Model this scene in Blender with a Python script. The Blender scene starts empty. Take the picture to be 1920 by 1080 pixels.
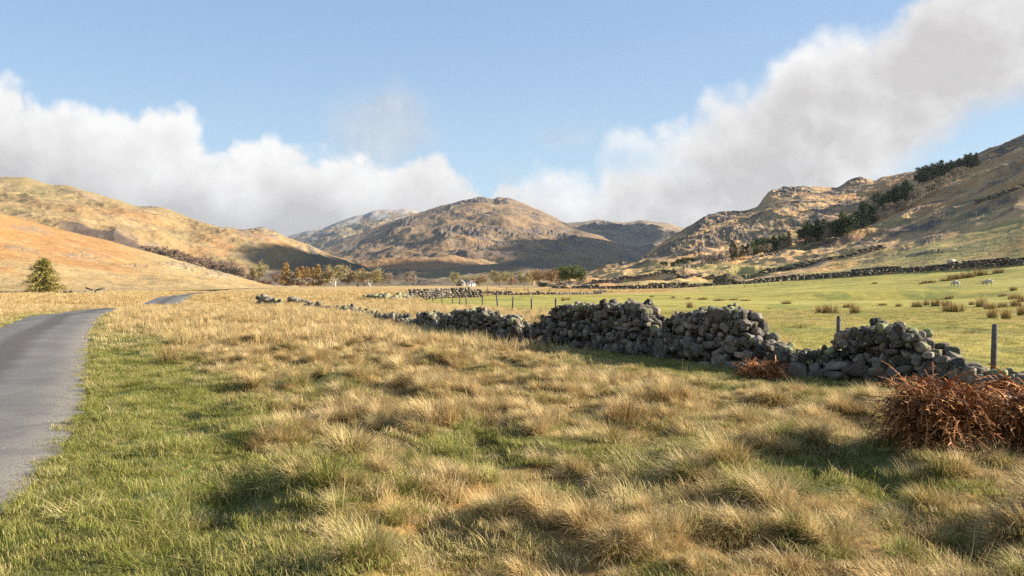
import bpy, bmesh, math, random
import numpy as np
from mathutils import Vector, Matrix, Euler

S = bpy.context.scene
COL = S.collection
R = math.radians
# ------------------------------------------------------------------ camera
H = 1.85            # eye height above the meadow
F = 1600.0          # focal length in photo pixels (1920 wide)
HY = 532.0          # horizon row in the photo
cam_d = bpy.data.cameras.new('camera')
cam = bpy.data.objects.new('camera', cam_d)
COL.objects.link(cam)
cam.location = (0, 0, H)
cam.rotation_euler = (R(90), 0, 0)
cam_d.sensor_width = 36.0
cam_d.lens = 36.0 * F / 1920.0
cam_d.shift_y = -(540 - HY) / 1920.0
cam_d.clip_start = 0.1
cam_d.clip_end = 40000
S.camera = cam

# ------------------------------------------------------------------ light
SUN_AZ = 1.0        # degrees from +x (right) towards +y (ahead)
SUN_EL = 22.5
EXPO = 1.60
sl = bpy.data.lights.new('sun', 'SUN')
sl.energy = 5.0
sl.angle = R(0.5)
sl.color = (1.0, 0.90, 0.76)
so = bpy.data.objects.new('sun', sl)
COL.objects.link(so)
sd = Vector((math.cos(R(SUN_EL)) * math.cos(R(SUN_AZ)), math.cos(R(SUN_EL)) * math.sin(R(SUN_AZ)), math.sin(R(SUN_EL))))
so.rotation_euler = sd.to_track_quat('Z', 'Y').to_euler()
so.location = sd * 60
S.view_settings.view_transform = 'Standard'
S.view_settings.look = 'None'
S.view_settings.exposure = EXPO
S.view_settings.gamma = 1
S.cycles.max_bounces = 6
S.cycles.diffuse_bounces = 3
S.cycles.transparent_max_bounces = 4
S.cycles.use_adaptive_sampling = True
S.cycles.adaptive_threshold = 0.006
S.cycles.sample_clamp_indirect = 4.0
S.cycles.use_denoising = False
S.cycles.denoiser = 'OPENIMAGEDENOISE'
S.cycles.denoising_input_passes = 'RGB_ALBEDO_NORMAL'
S.cycles.denoising_prefilter = 'NONE'


class NT:
    """small helper to write node trees"""
    def __init__(self, tree):
        self.t = tree
        tree.nodes.clear()

    def n(self, kind, **kw):
        nd = self.t.nodes.new(kind)
        for k, v in kw.items():
            setattr(nd, k, v)
        return nd

    def put(self, sock, v):
        if isinstance(v, bpy.types.NodeSocket):
            self.t.links.new(v, sock)
        elif v is not None:
            if hasattr(sock, 'default_value'):
                try:
                    sock.default_value = v
                except Exception:
                    sock.default_value = (*v, 1.0)

    def m(self, op, a, b=None, c=None, clamp=False):
        nd = self.n('ShaderNodeMath', operation=op, use_clamp=clamp)
        self.put(nd.inputs[0], a)
        if b is not None:
            self.put(nd.inputs[1], b)
        if c is not None:
            self.put(nd.inputs[2], c)
        return nd.outputs[0]

    def vm(self, op, a, b=None, s=None):
        nd = self.n('ShaderNodeVectorMath', operation=op)
        self.put(nd.inputs[0], a)
        if b is not None:
            self.put(nd.inputs[1], b)
        if s is not None:
            self.put(nd.inputs['Scale'], s)
        return nd.outputs[0]

    def noise(self, vec, scale, detail=4, rough=0.5, dist=0.0):
        nd = self.n('ShaderNodeTexNoise')
        self.put(nd.inputs['Vector'], vec)
        nd.inputs['Scale'].default_value = scale
        nd.inputs['Detail'].default_value = detail
        nd.inputs['Roughness'].default_value = rough
        nd.inputs['Distortion'].default_value = dist
        return nd.outputs['Fac']

    def smooth(self, x, a, b, lo=0.0, hi=1.0):
        nd = self.n('ShaderNodeMapRange', interpolation_type='SMOOTHSTEP')
        self.put(nd.inputs[0], x)
        self.put(nd.inputs[1], a)
        self.put(nd.inputs[2], b)
        self.put(nd.inputs[3], lo)
        self.put(nd.inputs[4], hi)
        return nd.outputs[0]

    def mix(self, f, a, b, blend='MIX'):
        nd = self.n('ShaderNodeMix', data_type='RGBA', blend_type=blend)
        self.put(nd.inputs[0], f)
        self.put(nd.inputs[6], a if isinstance(a, bpy.types.NodeSocket) else (*a, 1) if len(a) == 3 else a)
        self.put(nd.inputs[7], b if isinstance(b, bpy.types.NodeSocket) else (*b, 1) if len(b) == 3 else b)
        return nd.outputs[2]

    def ramp(self, f, pts):
        nd = self.n('ShaderNodeValToRGB')
        cr = nd.color_ramp
        while len(cr.elements) < len(pts):
            cr.elements.new(0.5)
        for e, (p, c) in zip(cr.elements, pts):
            e.position = p
            e.color = (*c, 1)
        self.put(nd.inputs[0], f)
        return nd.outputs[0]

    def curve(self, x, pts, x0, x1):
        """float curve: pts in real units, x real, returns real value"""
        ys = [p[1] for p in pts]
        y0, y1 = min(ys) - 1e-4, max(ys) + 1e-4
        mr = self.n('ShaderNodeMapRange')
        self.put(mr.inputs[0], x)
        mr.inputs[1].default_value = x0
        mr.inputs[2].default_value = x1
        fc = self.n('ShaderNodeFloatCurve')
        cv = fc.mapping.curves[0]
        P = [((a - x0) / (x1 - x0), (b - y0) / (y1 - y0)) for a, b in pts]
        while len(cv.points) < len(P):
            cv.points.new(0.5, 0.5)
        for q, p in zip(cv.points, P):
            q.location = p
            q.handle_type = 'AUTO'
        fc.mapping.update()
        self.put(fc.inputs['Value'], mr.outputs[0])
        o = self.m('MULTIPLY_ADD', fc.outputs[0], y1 - y0, y0)
        return o


def azel(px, py):
    a = math.atan((px - 960) / F)
    return a, math.atan((HY - py) / F * math.cos(a))


# ------------------------------------------------------------------ sky with clouds
def make_world():
    W = bpy.data.worlds.new('World')
    S.world = W
    W.use_nodes = True
    W.cycles.sampling_method = 'MANUAL'
    W.cycles.sample_map_resolution = 512
    N = NT(W.node_tree)
    out = N.n('ShaderNodeOutputWorld')
    bg = N.n('ShaderNodeBackground')
    bg.inputs['Strength'].default_value = 0.1
    N.t.links.new(bg.outputs[0], out.inputs[0])
    sky = N.n('ShaderNodeTexSky', sky_type='NISHITA')
    sky.sun_disc = False
    sky.sun_elevation = R(SUN_EL)
    sky.sun_rotation = R(90 - SUN_AZ)
    sky.air_density = 1.0
    sky.dust_density = 0.6
    sky.ozone_density = 1.5
    tc = N.n('ShaderNodeTexCoord')
    P = tc.outputs['Generated']
    sep = N.n('ShaderNodeSeparateXYZ')
    N.put(sep.inputs[0], P)
    x, y, z = sep.outputs
    az = N.m('ARCTAN2', x, y)
    rad = N.m('SQRT', N.m('ADD', N.m('MULTIPLY', x, x), N.m('MULTIPLY', y, y)))
    el = N.m('ARCTAN2', z, rad)
    A0, A1 = -0.8, 0.8

    def line(pts):
        q = [azel(*p) for p in pts]
        return N.curve(az, q, A0, A1)
    # warped lookup so edges billow
    w1 = N.noise(P, 9, 9, 0.58)
    w3 = N.noise(P, 5, 4, 0.5)
    wn = N.n('ShaderNodeTexNoise')
    N.put(wn.inputs['Vector'], P)
    wn.inputs['Scale'].default_value = 22
    wn.inputs['Detail'].default_value = 6
    wn.inputs['Roughness'].default_value = 0.6
    PW = N.vm('ADD', P, N.vm('SCALE', N.vm('SUBTRACT', wn.outputs['Color'], (0.5, 0.5, 0.5)), s=0.035))

    def billow(vec):
        tot = None
        for sc, am in ((13, 0.055), (31, 0.026), (75, 0.011)):
            vo = N.n('ShaderNodeTexVoronoi', feature='F1')
            N.put(vo.inputs['Vector'], vec)
            vo.inputs['Scale'].default_value = sc
            t = N.m('MULTIPLY', N.m('SUBTRACT', 0.45, vo.outputs['Distance']), am)
            tot = t if tot is None else N.m('ADD', tot, t)
        return tot
    bl = billow(PW)
    nz = N.m('ADD', N.m('MULTIPLY', N.m('SUBTRACT', w1, 0.5), 0.075), N.m('MULTIPLY', bl, 0.9))
    # relief of the billows: the side towards the sun is brighter
    bl2 = billow(N.vm('ADD', PW, (0.009, -0.002, 0.011)))
    r1 = N.m('SUBTRACT', w1, N.noise(N.vm('ADD', P, (0.016, -0.004, 0.016)), 9, 9, 0.58))
    rel = N.m('ADD', N.m('MULTIPLY', r1, 1.5), N.m('MULTIPLY', N.m('SUBTRACT', bl, bl2), 11.0))
    # left bank of cumulus
    top1 = line([(-700, 120), (-300, 160), (0, 158), (60, 178), (110, 170), (150, 206), (230, 214), (300, 203), (355, 208), (395, 243), (455, 266),
                 (520, 245), (575, 252), (640, 280), (690, 300), (760, 285), (800, 272), (850, 290), (905, 332), (950, 352), (1000, 372), (1060, 395), (1200, 440), (1500, 520), (2300, 560)])
    f1 = N.m('ADD', N.m('SUBTRACT', top1, el), nz)
    d1 = N.smooth(f1, -0.004, 0.018)
    # thin veil standing above it in the middle
    def blob(px, py, rx, ry, amp):
        a, e = azel(px, py)
        u = N.m('DIVIDE', N.m('SUBTRACT', az, a), rx / F)
        v = N.m('DIVIDE', N.m('SUBTRACT', el, e), ry / F)
        q = N.m('ADD', N.m('MULTIPLY', u, u), N.m('MULTIPLY', v, v))
        return N.m('MULTIPLY', N.m('POWER', 2.718, N.m('MULTIPLY', q, -1.0)), amp)
    veil = N.m('ADD', N.m('ADD', blob(690, 262, 100, 85, 0.9), blob(735, 195, 55, 34, 0.55)), N.m('ADD', blob(625, 190, 45, 60, 0.42), blob(262, 95, 45, 28, 0.36)))
    veil = N.m('ADD', veil, N.m('ADD', blob(1040, 256, 75, 24, 0.55), blob(945, 318, 34, 26, 0.5)))
    veil = N.m('ADD', veil, N.m('ADD', blob(760, 260, 60, 60, 0.5), blob(980, 345, 50, 30, 0.5)))
    veil = N.smooth(N.m('ADD', veil, N.m('ADD', N.m('MULTIPLY', N.m('SUBTRACT', w1, 0.5), 2.6), N.m('MULTIPLY', bl, 4.0))), 0.24, 1.55, 0, 0.55)
    # right hand cloud sheet
    top2 = line([(-700, 520), (500, 520), (860, 430), (960, 372), (1005, 322), (1050, 318), (1110, 322), (1150, 262), (1190, 236), (1270, 215), (1340, 172), (1380, 160), (1420, 140),
                 (1455, 100), (1490, 62), (1545, 30), (1600, 8), (1680, -40), (1800, -90), (2000, -160), (2500, -260)])
    bot2 = line([(-700, 560), (1200, 600), (1540, 440), (1620, 380), (1690, 330), (1745, 298), (1790, 262), (1840, 228), (1920, 196), (2060, 150), (2300, 60), (2500, 0)])
    f2 = N.m('ADD', N.m('SUBTRACT', top2, el), N.m('MULTIPLY', nz, 1.15))
    g2 = N.m('ADD', N.m('SUBTRACT', el, bot2), N.m('MULTIPLY', nz, 0.55))
    d2 = N.m('MULTIPLY', N.smooth(f2, -0.012, 0.042), N.smooth(g2, -0.022, 0.028))
    hole = N.smooth(N.m('ADD', blob(1195, 300, 150, 55, 0.75), N.m('MULTIPLY', nz, 7.0)), 0.40, 1.0, 0, 0.8)
    d2 = N.m('MULTIPLY', d2, N.m('SUBTRACT', 1.0, hole))
    # sky colour
    skyc = N.vm('MULTIPLY', sky.outputs[0], SKY_GAIN)
    t = N.smooth(el, 0.05, 0.34)
    grad = N.mix(t, tuple(v * 10 * CL for v in (0.40, 0.60, 0.81)), tuple(v * 10 * CL for v in (0.275, 0.44, 0.725)))
    skyc = N.mix(0.75, skyc, grad)
    k = 10 * CL
    white = tuple(v * k for v in (0.97, 0.965, 0.955))
    grey = tuple(v * k for v in (0.56, 0.545, 0.54))
    dark = tuple(v * k for v in (0.44, 0.44, 0.455))
    b1 = N.m('ADD', N.smooth(f1, 0.008, 0.11, 1.05, 0.02), N.m('MULTIPLY', rel, 0.8))
    b1 = N.m('ADD', b1, N.m('ADD', N.m('MULTIPLY', N.m('SUBTRACT', w3, 0.5), 0.9), N.m('MULTIPLY', N.m('SUBTRACT', w1, 0.5), 0.8)))
    b1 = N.m('MULTIPLY', b1, N.smooth(az, -0.22, -0.02, 1.0, 0.55))
    c1 = N.mix(N.m('ADD', b1, 0, clamp=True), grey, white)
    c1 = N.mix(N.smooth(el, 0.045, 0.10, 0.55, 0.0), c1, dark)
    b2 = N.m('ADD', N.smooth(f2, 0.0, 0.085, 0.90, 0.14), N.m('MULTIPLY', rel, 1.0))
    b2 = N.m('ADD', b2, N.smooth(g2, 0.0, 0.09, 0.26, 0.0))
    b2 = N.m('ADD', b2, N.m('ADD', N.m('MULTIPLY', N.m('SUBTRACT', w3, 0.5), 1.5), N.m('MULTIPLY', N.m('SUBTRACT', w1, 0.5), 0.9)))
    c2 = N.mix(N.m('ADD', b2, 0, clamp=True), tuple(v * k for v in (0.64, 0.625, 0.62)), white)
    cv = N.mix(N.m('ADD', N.m('MULTIPLY', rel, 1.2), 0.18, clamp=True), tuple(v * k for v in (0.60, 0.60, 0.62)), white)
    c = N.mix(veil, skyc, cv)
    c = N.mix(d2, c, c2)
    c = N.mix(d1, c, c1)
    N.put(bg.inputs['Color'], c)


CL = 1.0 / (2 ** EXPO)
SKY_GAIN = tuple(v * 2 ** (0.65 - EXPO) for v in (1.75, 1.65, 1.5))
ALB = 0.80
make_world()

# ------------------------------------------------------------------ noise
_rng = np.random.default_rng(7)
_perm = np.tile(_rng.permutation(512), 3)
_ga = _rng.uniform(0, 2 * np.pi, 512)
_gx, _gy = np.cos(_ga), np.sin(_ga)


def pn(x, y, seed=0):
    x = np.asarray(x, float) + seed * 17.31
    y = np.asarray(y, float) - seed * 9.77
    xi = np.floor(x).astype(np.int64)
    yi = np.floor(y).astype(np.int64)
    xf, yf = x - xi, y - yi
    u = xf * xf * xf * (xf * (xf * 6 - 15) + 10)
    v = yf * yf * yf * (yf * (yf * 6 - 15) + 10)

    def g(ix, iy, dx, dy):
        h = _perm[_perm[ix & 511] + (iy & 511)]
        return _gx[h] * dx + _gy[h] * dy
    a = g(xi, yi, xf, yf)
    b = g(xi + 1, yi, xf - 1, yf)
    c = g(xi, yi + 1, xf, yf - 1)
    d = g(xi + 1, yi + 1, xf - 1, yf - 1)
    return ((a + u * (b - a)) * (1 - v) + (c + u * (d - c)) * v) * 1.5


def fbm(x, y, oct=4, seed=0, gain=0.5):
    t = 0
    a = 1.0
    n = 0
    for i in range(oct):
        t = t + a * pn(x * 2 ** i, y * 2 ** i, seed + i * 3)
        n += a
        a *= gain
    return t / n * 1.4


def ridged(x, y, oct=4, seed=0):
    t = 0
    a = 1.0
    n = 0
    for i in range(oct):
        t = t + a * (1 - np.abs(pn(x * 2 ** i, y * 2 ** i, seed + i * 3)) * 2)
        n += a
        a *= 0.5
    return t / n


def ss(x, a, b):
    t = np.clip((x - a) / (b - a), 0, 1)
    return t * t * (3 - 2 * t)


# ------------------------------------------------------------------ object helpers
def tag(o, label=None, cat=None, group=None, kind=None):
    if label:
        o['label'] = label
    if cat:
        o['category'] = cat
    if group:
        o['group'] = group
    if kind:
        o['kind'] = kind
    return o


def mesh_np(name, v, f, mats, attrs=None, smooth=False, midx=None):
    """v (N,3); f list of arrays (each (n,3) or (n,4))"""
    me = bpy.data.meshes.new(name)
    v = np.asarray(v, np.float32)
    fl = [np.asarray(a, np.int32) for a in (f if isinstance(f, list) else [f]) if len(a)]
    loops = np.concatenate([a.ravel() for a in fl])
    tot = np.concatenate([np.full(len(a), a.shape[1], np.int32) for a in fl])
    st = np.concatenate([[0], np.cumsum(tot)[:-1]]).astype(np.int32)
    me.vertices.add(len(v))
    me.vertices.foreach_set('co', v.ravel())
    me.loops.add(len(loops))
    me.loops.foreach_set('vertex_index', loops)
    me.polygons.add(len(tot))
    me.polygons.foreach_set('loop_start', st)
    me.polygons.foreach_set('loop_total', tot)
    if smooth:
        me.polygons.foreach_set('use_smooth', np.ones(len(tot), bool))
    for m in (mats if isinstance(mats, list) else [mats]):
        me.materials.append(m)
    if midx is not None:
        me.polygons.foreach_set('material_index', np.asarray(midx, np.int32))
    for k, a in (attrs or {}).items():
        a = np.asarray(a, np.float32)
        if a.ndim == 2:
            if a.shape[1] == 3:
                a = np.concatenate([a, np.ones((len(a), 1), np.float32)], 1)
            at = me.attributes.new(k, 'FLOAT_COLOR', 'POINT')
            at.data.foreach_set('color', a.ravel())
        else:
            at = me.attributes.new(k, 'FLOAT', 'POINT')
            at.data.foreach_set('value', a)
    me.update(calc_edges=True)
    return me


def obj(name, me, parent=None, loc=None, rotz=0, scale=None):
    o = bpy.data.objects.new(name, me)
    COL.objects.link(o)
    if parent:
        o.parent = parent
    if loc is not None:
        o.location = loc
    if rotz:
        o.rotation_euler = (0, 0, rotz)
    if scale is not None:
        o.scale = (scale,) * 3 if isinstance(scale, (int, float)) else scale
    return o


class MB:
    """collects pieces into one mesh"""
    def __init__(self):
        self.v, self.q, self.t, self.n = [], [], [], 0
        self.a = {}

    def add(self, v, q=None, t=None, **attr):
        v = np.asarray(v, float)
        self.v.append(v)
        if q is not None and len(q):
            self.q.append(np.asarray(q) + self.n)
        if t is not None and len(t):
            self.t.append(np.asarray(t) + self.n)
        for k, x in attr.items():
            self.a.setdefault(k, []).append(np.broadcast_to(np.asarray(x, float), (len(v),) + np.shape(x)[1:]) if np.ndim(x) else np.full(len(v), x))
        self.n += len(v)

    def box(self, c, s, rot=None, taper=1.0):
        sx, sy, sz = s
        v = np.array([[x * sx / 2 * (taper if zz > 0 else 1), y * sy / 2 * (taper if zz > 0 else 1), zz * sz / 2] for zz in (-1, 1) for x, y in ((-1, -1), (1, -1), (1, 1), (-1, 1))], float)
        if rot is not None:
            v = v @ np.array(rot.to_matrix()).T
        v = v + np.array(c)
        self.add(v, [(3, 2, 1, 0), (4, 5, 6, 7), (0, 1, 5, 4), (1, 2, 6, 5), (2, 3, 7, 6), (3, 0, 4, 7)])

    def tube(self, pts, rad, k=5, cap=True, **attr):
        pts = np.asarray(pts, float)
        n = len(pts)
        rad = np.broadcast_to(np.asarray(rad, float), (n,))
        tg = np.gradient(pts, axis=0)
        tg /= np.linalg.norm(tg, axis=1, keepdims=True) + 1e-9
        ref = np.where(np.abs(tg[:, 2:3]) > 0.9, np.array([[1.0, 0, 0]]), np.array([[0, 0, 1.0]]))
        a = np.cross(tg, ref)
        a /= np.linalg.norm(a, axis=1, keepdims=True) + 1e-9
        b = np.cross(tg, a)
        th = np.arange(k) * 2 * np.pi / k
        v = pts[:, None] + rad[:, None, None] * (np.cos(th)[None, :, None] * a[:, None] + np.sin(th)[None, :, None] * b[:, None])
        q = [(i * k + j, i * k + (j + 1) % k, (i + 1) * k + (j + 1) % k, (i + 1) * k + j) for i in range(n - 1) for j in range(k)]
        t = []
        if cap:
            t = [((n - 1) * k, (n - 1) * k + j, (n - 1) * k + j + 1) for j in range(1, k - 1)] + [(0, j + 1, j) for j in range(1, k - 1)]
        self.add(v.reshape(-1, 3), q, t, **attr)

    def mesh(self, name, mats, smooth=False):
        v = np.concatenate(self.v)
        f = []
        if self.q:
            f.append(np.concatenate(self.q))
        if self.t:
            f.append(np.concatenate(self.t))
        return mesh_np(name, v, f, mats, {k: np.concatenate(a) for k, a in self.a.items()}, smooth)


# ------------------------------------------------------------------ materials
def mat(name, fn, rough=0.9):
    m = bpy.data.materials.new(name)
    m.use_nodes = True
    N = NT(m.node_tree)
    out = N.n('ShaderNodeOutputMaterial')
    b = N.n('ShaderNodeBsdfPrincipled')
    b.inputs['Roughness'].default_value = rough
    b.inputs['Specular IOR Level'].default_value = 0.15
    N.t.links.new(b.outputs[0], out.inputs[0])
    fn(N, b, out)
    return m


def attr_col(N, name='col'):
    a = N.n('ShaderNodeAttribute', attribute_name=name)
    return a


def bump(N, b, h, strength, dist):
    bp = N.n('ShaderNodeBump')
    bp.inputs['Strength'].default_value = strength
    bp.inputs['Distance'].default_value = dist
    N.put(bp.inputs['Height'], h)
    N.t.links.new(bp.outputs[0], b.inputs['Normal'])


def terrain_mat(name, s1, s2, amt, bd):
    def fn(N, b, out):
        tc = N.n('ShaderNodeTexCoord')
        P = tc.outputs['Object']
        c = attr_col(N).outputs['Color']
        n1 = N.noise(P, s1, 6, 0.65)
        n2 = N.noise(P, s2, 5, 0.65)
        k = N.m('ADD', N.m('MULTIPLY', N.m('SUBTRACT', n1, 0.5), amt * 2), N.m('MULTIPLY', N.m('SUBTRACT', n2, 0.5), amt * 2.4))
        k = N.m('MULTIPLY', N.m('MAXIMUM', N.m('ADD', k, 1.0), 0.2), ALB)
        N.put(b.inputs['Base Color'], N.vm('SCALE', c, s=k))
        bump(N, b, N.m('ADD', n1, N.m('MULTIPLY', n2, 0.5)), 0.9, bd)
    return mat(name, fn, 0.95)


M_ground = terrain_mat('meadow_soil', 0.9, 9.0, 0.55, 0.10)
M_near_hill = terrain_mat('bracken_slope', 0.10, 0.75, 0.42, 0.9)
M_hill = terrain_mat('fell_grass', 0.035, 0.22, 0.38, 2.5)
M_slope = terrain_mat('rough_fellside', 0.06, 0.32, 0.55, 1.6)
M_far = terrain_mat('mountain_grass', 0.010, 0.06, 0.40, 9.0)


def simple(name, c1, c2, scale, rough=0.9, bd=0.0):
    def fn(N, b, out):
        tc = N.n('ShaderNodeTexCoord')
        n = N.noise(tc.outputs['Object'], scale, 5, 0.6)
        N.put(b.inputs['Base Color'], N.mix(N.smooth(n, 0.3, 0.7), c1, c2))
        if bd:
            bump(N, b, n, 0.8, bd)
    return mat(name, fn, rough)


# ------------------------------------------------------------------ plan data
def P_(px, py, z=0.0):
    d = (H - z) * F / (py - HY)
    return ((px - 960) / F * d, d)


ROAD_R = [(1.2, -8), (-0.9, -2), (-2.4, 2.5), P_(-62, 985), P_(22, 905), P_(92, 830), P_(132, 770), P_(148, 700), P_(149, 655), P_(158, 620), P_(182, 597), P_(205, 583), (-30.5, 69), (-34, 84), (-38.2, 99), (-46, 125), (-55, 156), (-68, 205), (-90, 270)]
ROAD_W = 3.5


def resample(pts, step):
    p = np.array(pts, float)
    for _ in range(2):   # corner cutting
        q = np.empty((2 * len(p) - 2, 2))
        q[0::2] = p[:-1] * 0.75 + p[1:] * 0.25
        q[1::2] = p[:-1] * 0.25 + p[1:] * 0.75
        p = np.concatenate([p[:1], q, p[-1:]])
    L = np.concatenate([[0], np.cumsum(np.linalg.norm(np.diff(p, axis=0), axis=1))])
    s = np.arange(0, L[-1], step)
    return np.stack([np.interp(s, L, p[:, 0]), np.interp(s, L, p[:, 1])], 1)


road_e = resample(ROAD_R, 0.5)
tg = np.gradient(road_e, axis=0)
tg /= np.linalg.norm(tg, axis=1, keepdims=True)
road_n = np.stack([-tg[:, 1], tg[:, 0]], 1)      # points left of travel
road_c = road_e + road_n * ROAD_W / 2


def seg_dist(x, y, pl):
    """distance and signed side (positive left) to a polyline"""
    x = np.asarray(x, float)
    y = np.asarray(y, float)
    best = np.full(x.shape, 1e9)
    side = np.zeros(x.shape)
    for (ax, ay), (bx, by) in zip(pl[:-1], pl[1:]):
        dx, dy = bx - ax, by - ay
        L2 = dx * dx + dy * dy + 1e-12
        t = np.clip(((x - ax) * dx + (y - ay) * dy) / L2, 0, 1)
        ex, ey = x - ax - t * dx, y - ay - t * dy
        d = ex * ex + ey * ey
        cr = dx * ey - dy * ex
        m = d < best
        best = np.where(m, d, best)
        side = np.where(m, np.sign(cr), side)
    return np.sqrt(best), side


_rc = road_c[::3]


def road_dist(x, y):
    x = np.asarray(x, float)
    y = np.asarray(y, float)
    out = np.full(x.shape, 99.0)
    m = (x < 6) & (x > -110) & (y < 300) & (y > -12)
    if m.any():
        out[m] = seg_dist(x[m], y[m], _rc)[0]
    return out


WALL = [(12.6, 9.9), P_(1925, 735), P_(1700, 715), P_(1430, 690), P_(1250, 665), P_(1100, 648), P_(1000, 640), P_(900, 628), P_(800, 612), P_(700, 597), P_(600, 580)]
FIELD = [(14, -20), (12.9, 10.5), (8.9, 15.8), (5.8, 30), (1.2, 50.8), (-4.5, 66), (-8, 75), (-11, 97), (-5, 122), (5, 138), (25, 160), (52, 232), (64, 226), (74, 213), (86, 182), (93, 150), (104, 110), (125, 0), (110, -20)]


def poly_sd(x, y, poly):
    """signed distance, positive inside"""
    d, _ = seg_dist(x, y, poly + poly[:1])
    ins = np.zeros(np.shape(x), bool)
    n = len(poly)
    for i in range(n):
        ax, ay = poly[i]
        bx, by = poly[(i + 1) % n]
        c = ((ay > y) != (by > y)) & (x < (bx - ax) * (y - ay) / ((by - ay) + 1e-12) + ax)
        ins ^= c
    return np.where(ins, d, -d)


def ground_base(x, y):
    x = np.asarray(x, float)
    y = np.asarray(y, float)
    r = np.hypot(x, y)
    z = 5.1 * (np.clip(x - 18, 0, 130) / 72) ** 2.1 * ss(y, -60, 60)
    z = z + 0.22 * fbm(x / 23, y / 23, 3, 3) * ss(r, 6, 30)
    z = z + 0.5 * fbm(x / 120, y / 120, 2, 5) * ss(r, 60, 160) * ss(-r, -700, -300)
    z = z - 0.75 * np.exp(-(((x + 36) / 14) ** 2 + ((y - 85) / 11) ** 2))
    # hollow line in the right field
    z = z - 0.9 * np.exp(-(((y - (100 - 0.25 * x)) / 5.0) ** 2)) * ss(x, 28, 36) * ss(-x, -52, -44)
    z = z + 0.6 * np.exp(-(((y - (108 - 0.25 * x)) / 5.0) ** 2)) * ss(x, 28, 36) * ss(-x, -52, -44)
    return z


def ground(x, y):
    z = ground_base(x, y)
    rd = road_dist(x, y)
    m = ss(rd, ROAD_W / 2 + 0.05, ROAD_W / 2 + 0.5)
    bumps = 0.23 * fbm(np.asarray(x) / 1.5, np.asarray(y) / 1.5, 3, 11, 0.55) + 0.13 * pn(np.asarray(x) / 0.8, np.asarray(y) / 0.8, 14) + 0.05
    near = ss(-np.hypot(x, y), -60, -35)
    fld = ss(poly_sd(x, y, FIELD), -0.5, 1.5)
    wdist = seg_dist(x, y, WALL)[0]
    return z + (bumps * ss(wdist, 1.5, 4.5) - 0.06 * (1 - ss(wdist, 2.0, 4.5))) * ss(rd, ROAD_W / 2 + 0.1, ROAD_W / 2 + 2.5) * near * (1 - 0.75 * fld) - 0.05 * (1 - m)


def gz(x, y):
    return float(ground(np.array([x]), np.array([y]))[0])


def on_ground(px, py):
    d = H * F / max(py - HY, 2)
    s = (px - 960) / F
    lo, hi = 4.0, 900.0
    ds = np.geomspace(lo, hi, 1500)
    z = ground(s * ds, ds)
    row = HY + (H - z) / ds * F
    k = np.argmax(row <= py)
    return (s * ds[k], ds[k], float(z[k]))


def meadow_green(x, y):
    """0 straw .. 1 green for the rough meadow"""
    x = np.asarray(x, float)
    y = np.asarray(y, float)
    rd = road_dist(x, y) - ROAD_W / 2
    r = np.hypot(x, y)
    verge = ss(-rd, -3.4, -1.6) * ss(-y, -42, -26)
    verge2 = ss(-rd, -1.6, -0.4) * ss(-y, -75, -45)
    n = fbm(x / 2.6, y / 3.2, 3, 21)
    n2 = fbm(x / 0.8, y / 0.8, 2, 23)
    patch = ss(n + 0.35 * n2, 0.12, 0.45) * ss(-r, -26, -7) * 0.75
    lowleft = ss(-(x + 0.25 * y), 0.6, 3.2) * ss(-y, -15, -9) * (0.75 + 0.5 * n)
    wd, _ = seg_dist(x, y, WALL)
    wall = ss(-wd, -3.6, -1.2) * ss(-y, -40, -25) * 0.8
    return np.clip(np.maximum.reduce([verge, verge2, patch, lowleft, wall]) + 0.22 * n2, 0, 1)


STRAW = np.array([0.46, 0.30, 0.125])
STRAW2 = np.array([0.50, 0.36, 0.17])
GREEN = np.array([0.10, 0.135, 0.03])
FIELDG = np.array([0.38, 0.315, 0.068])
OLIVE = np.array([0.29, 0.235, 0.095])
BRACK = np.array([0.40, 0.19, 0.06])
HEATH = np.array([0.16, 0.115, 0.085])
ROCK = np.array([0.20, 0.195, 0.19])
SNOW = np.array([0.75, 0.77, 0.80])


def lerp(a, b, t):
    t = np.asarray(t)[..., None]
    return a * (1 - t) + b * t


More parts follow.
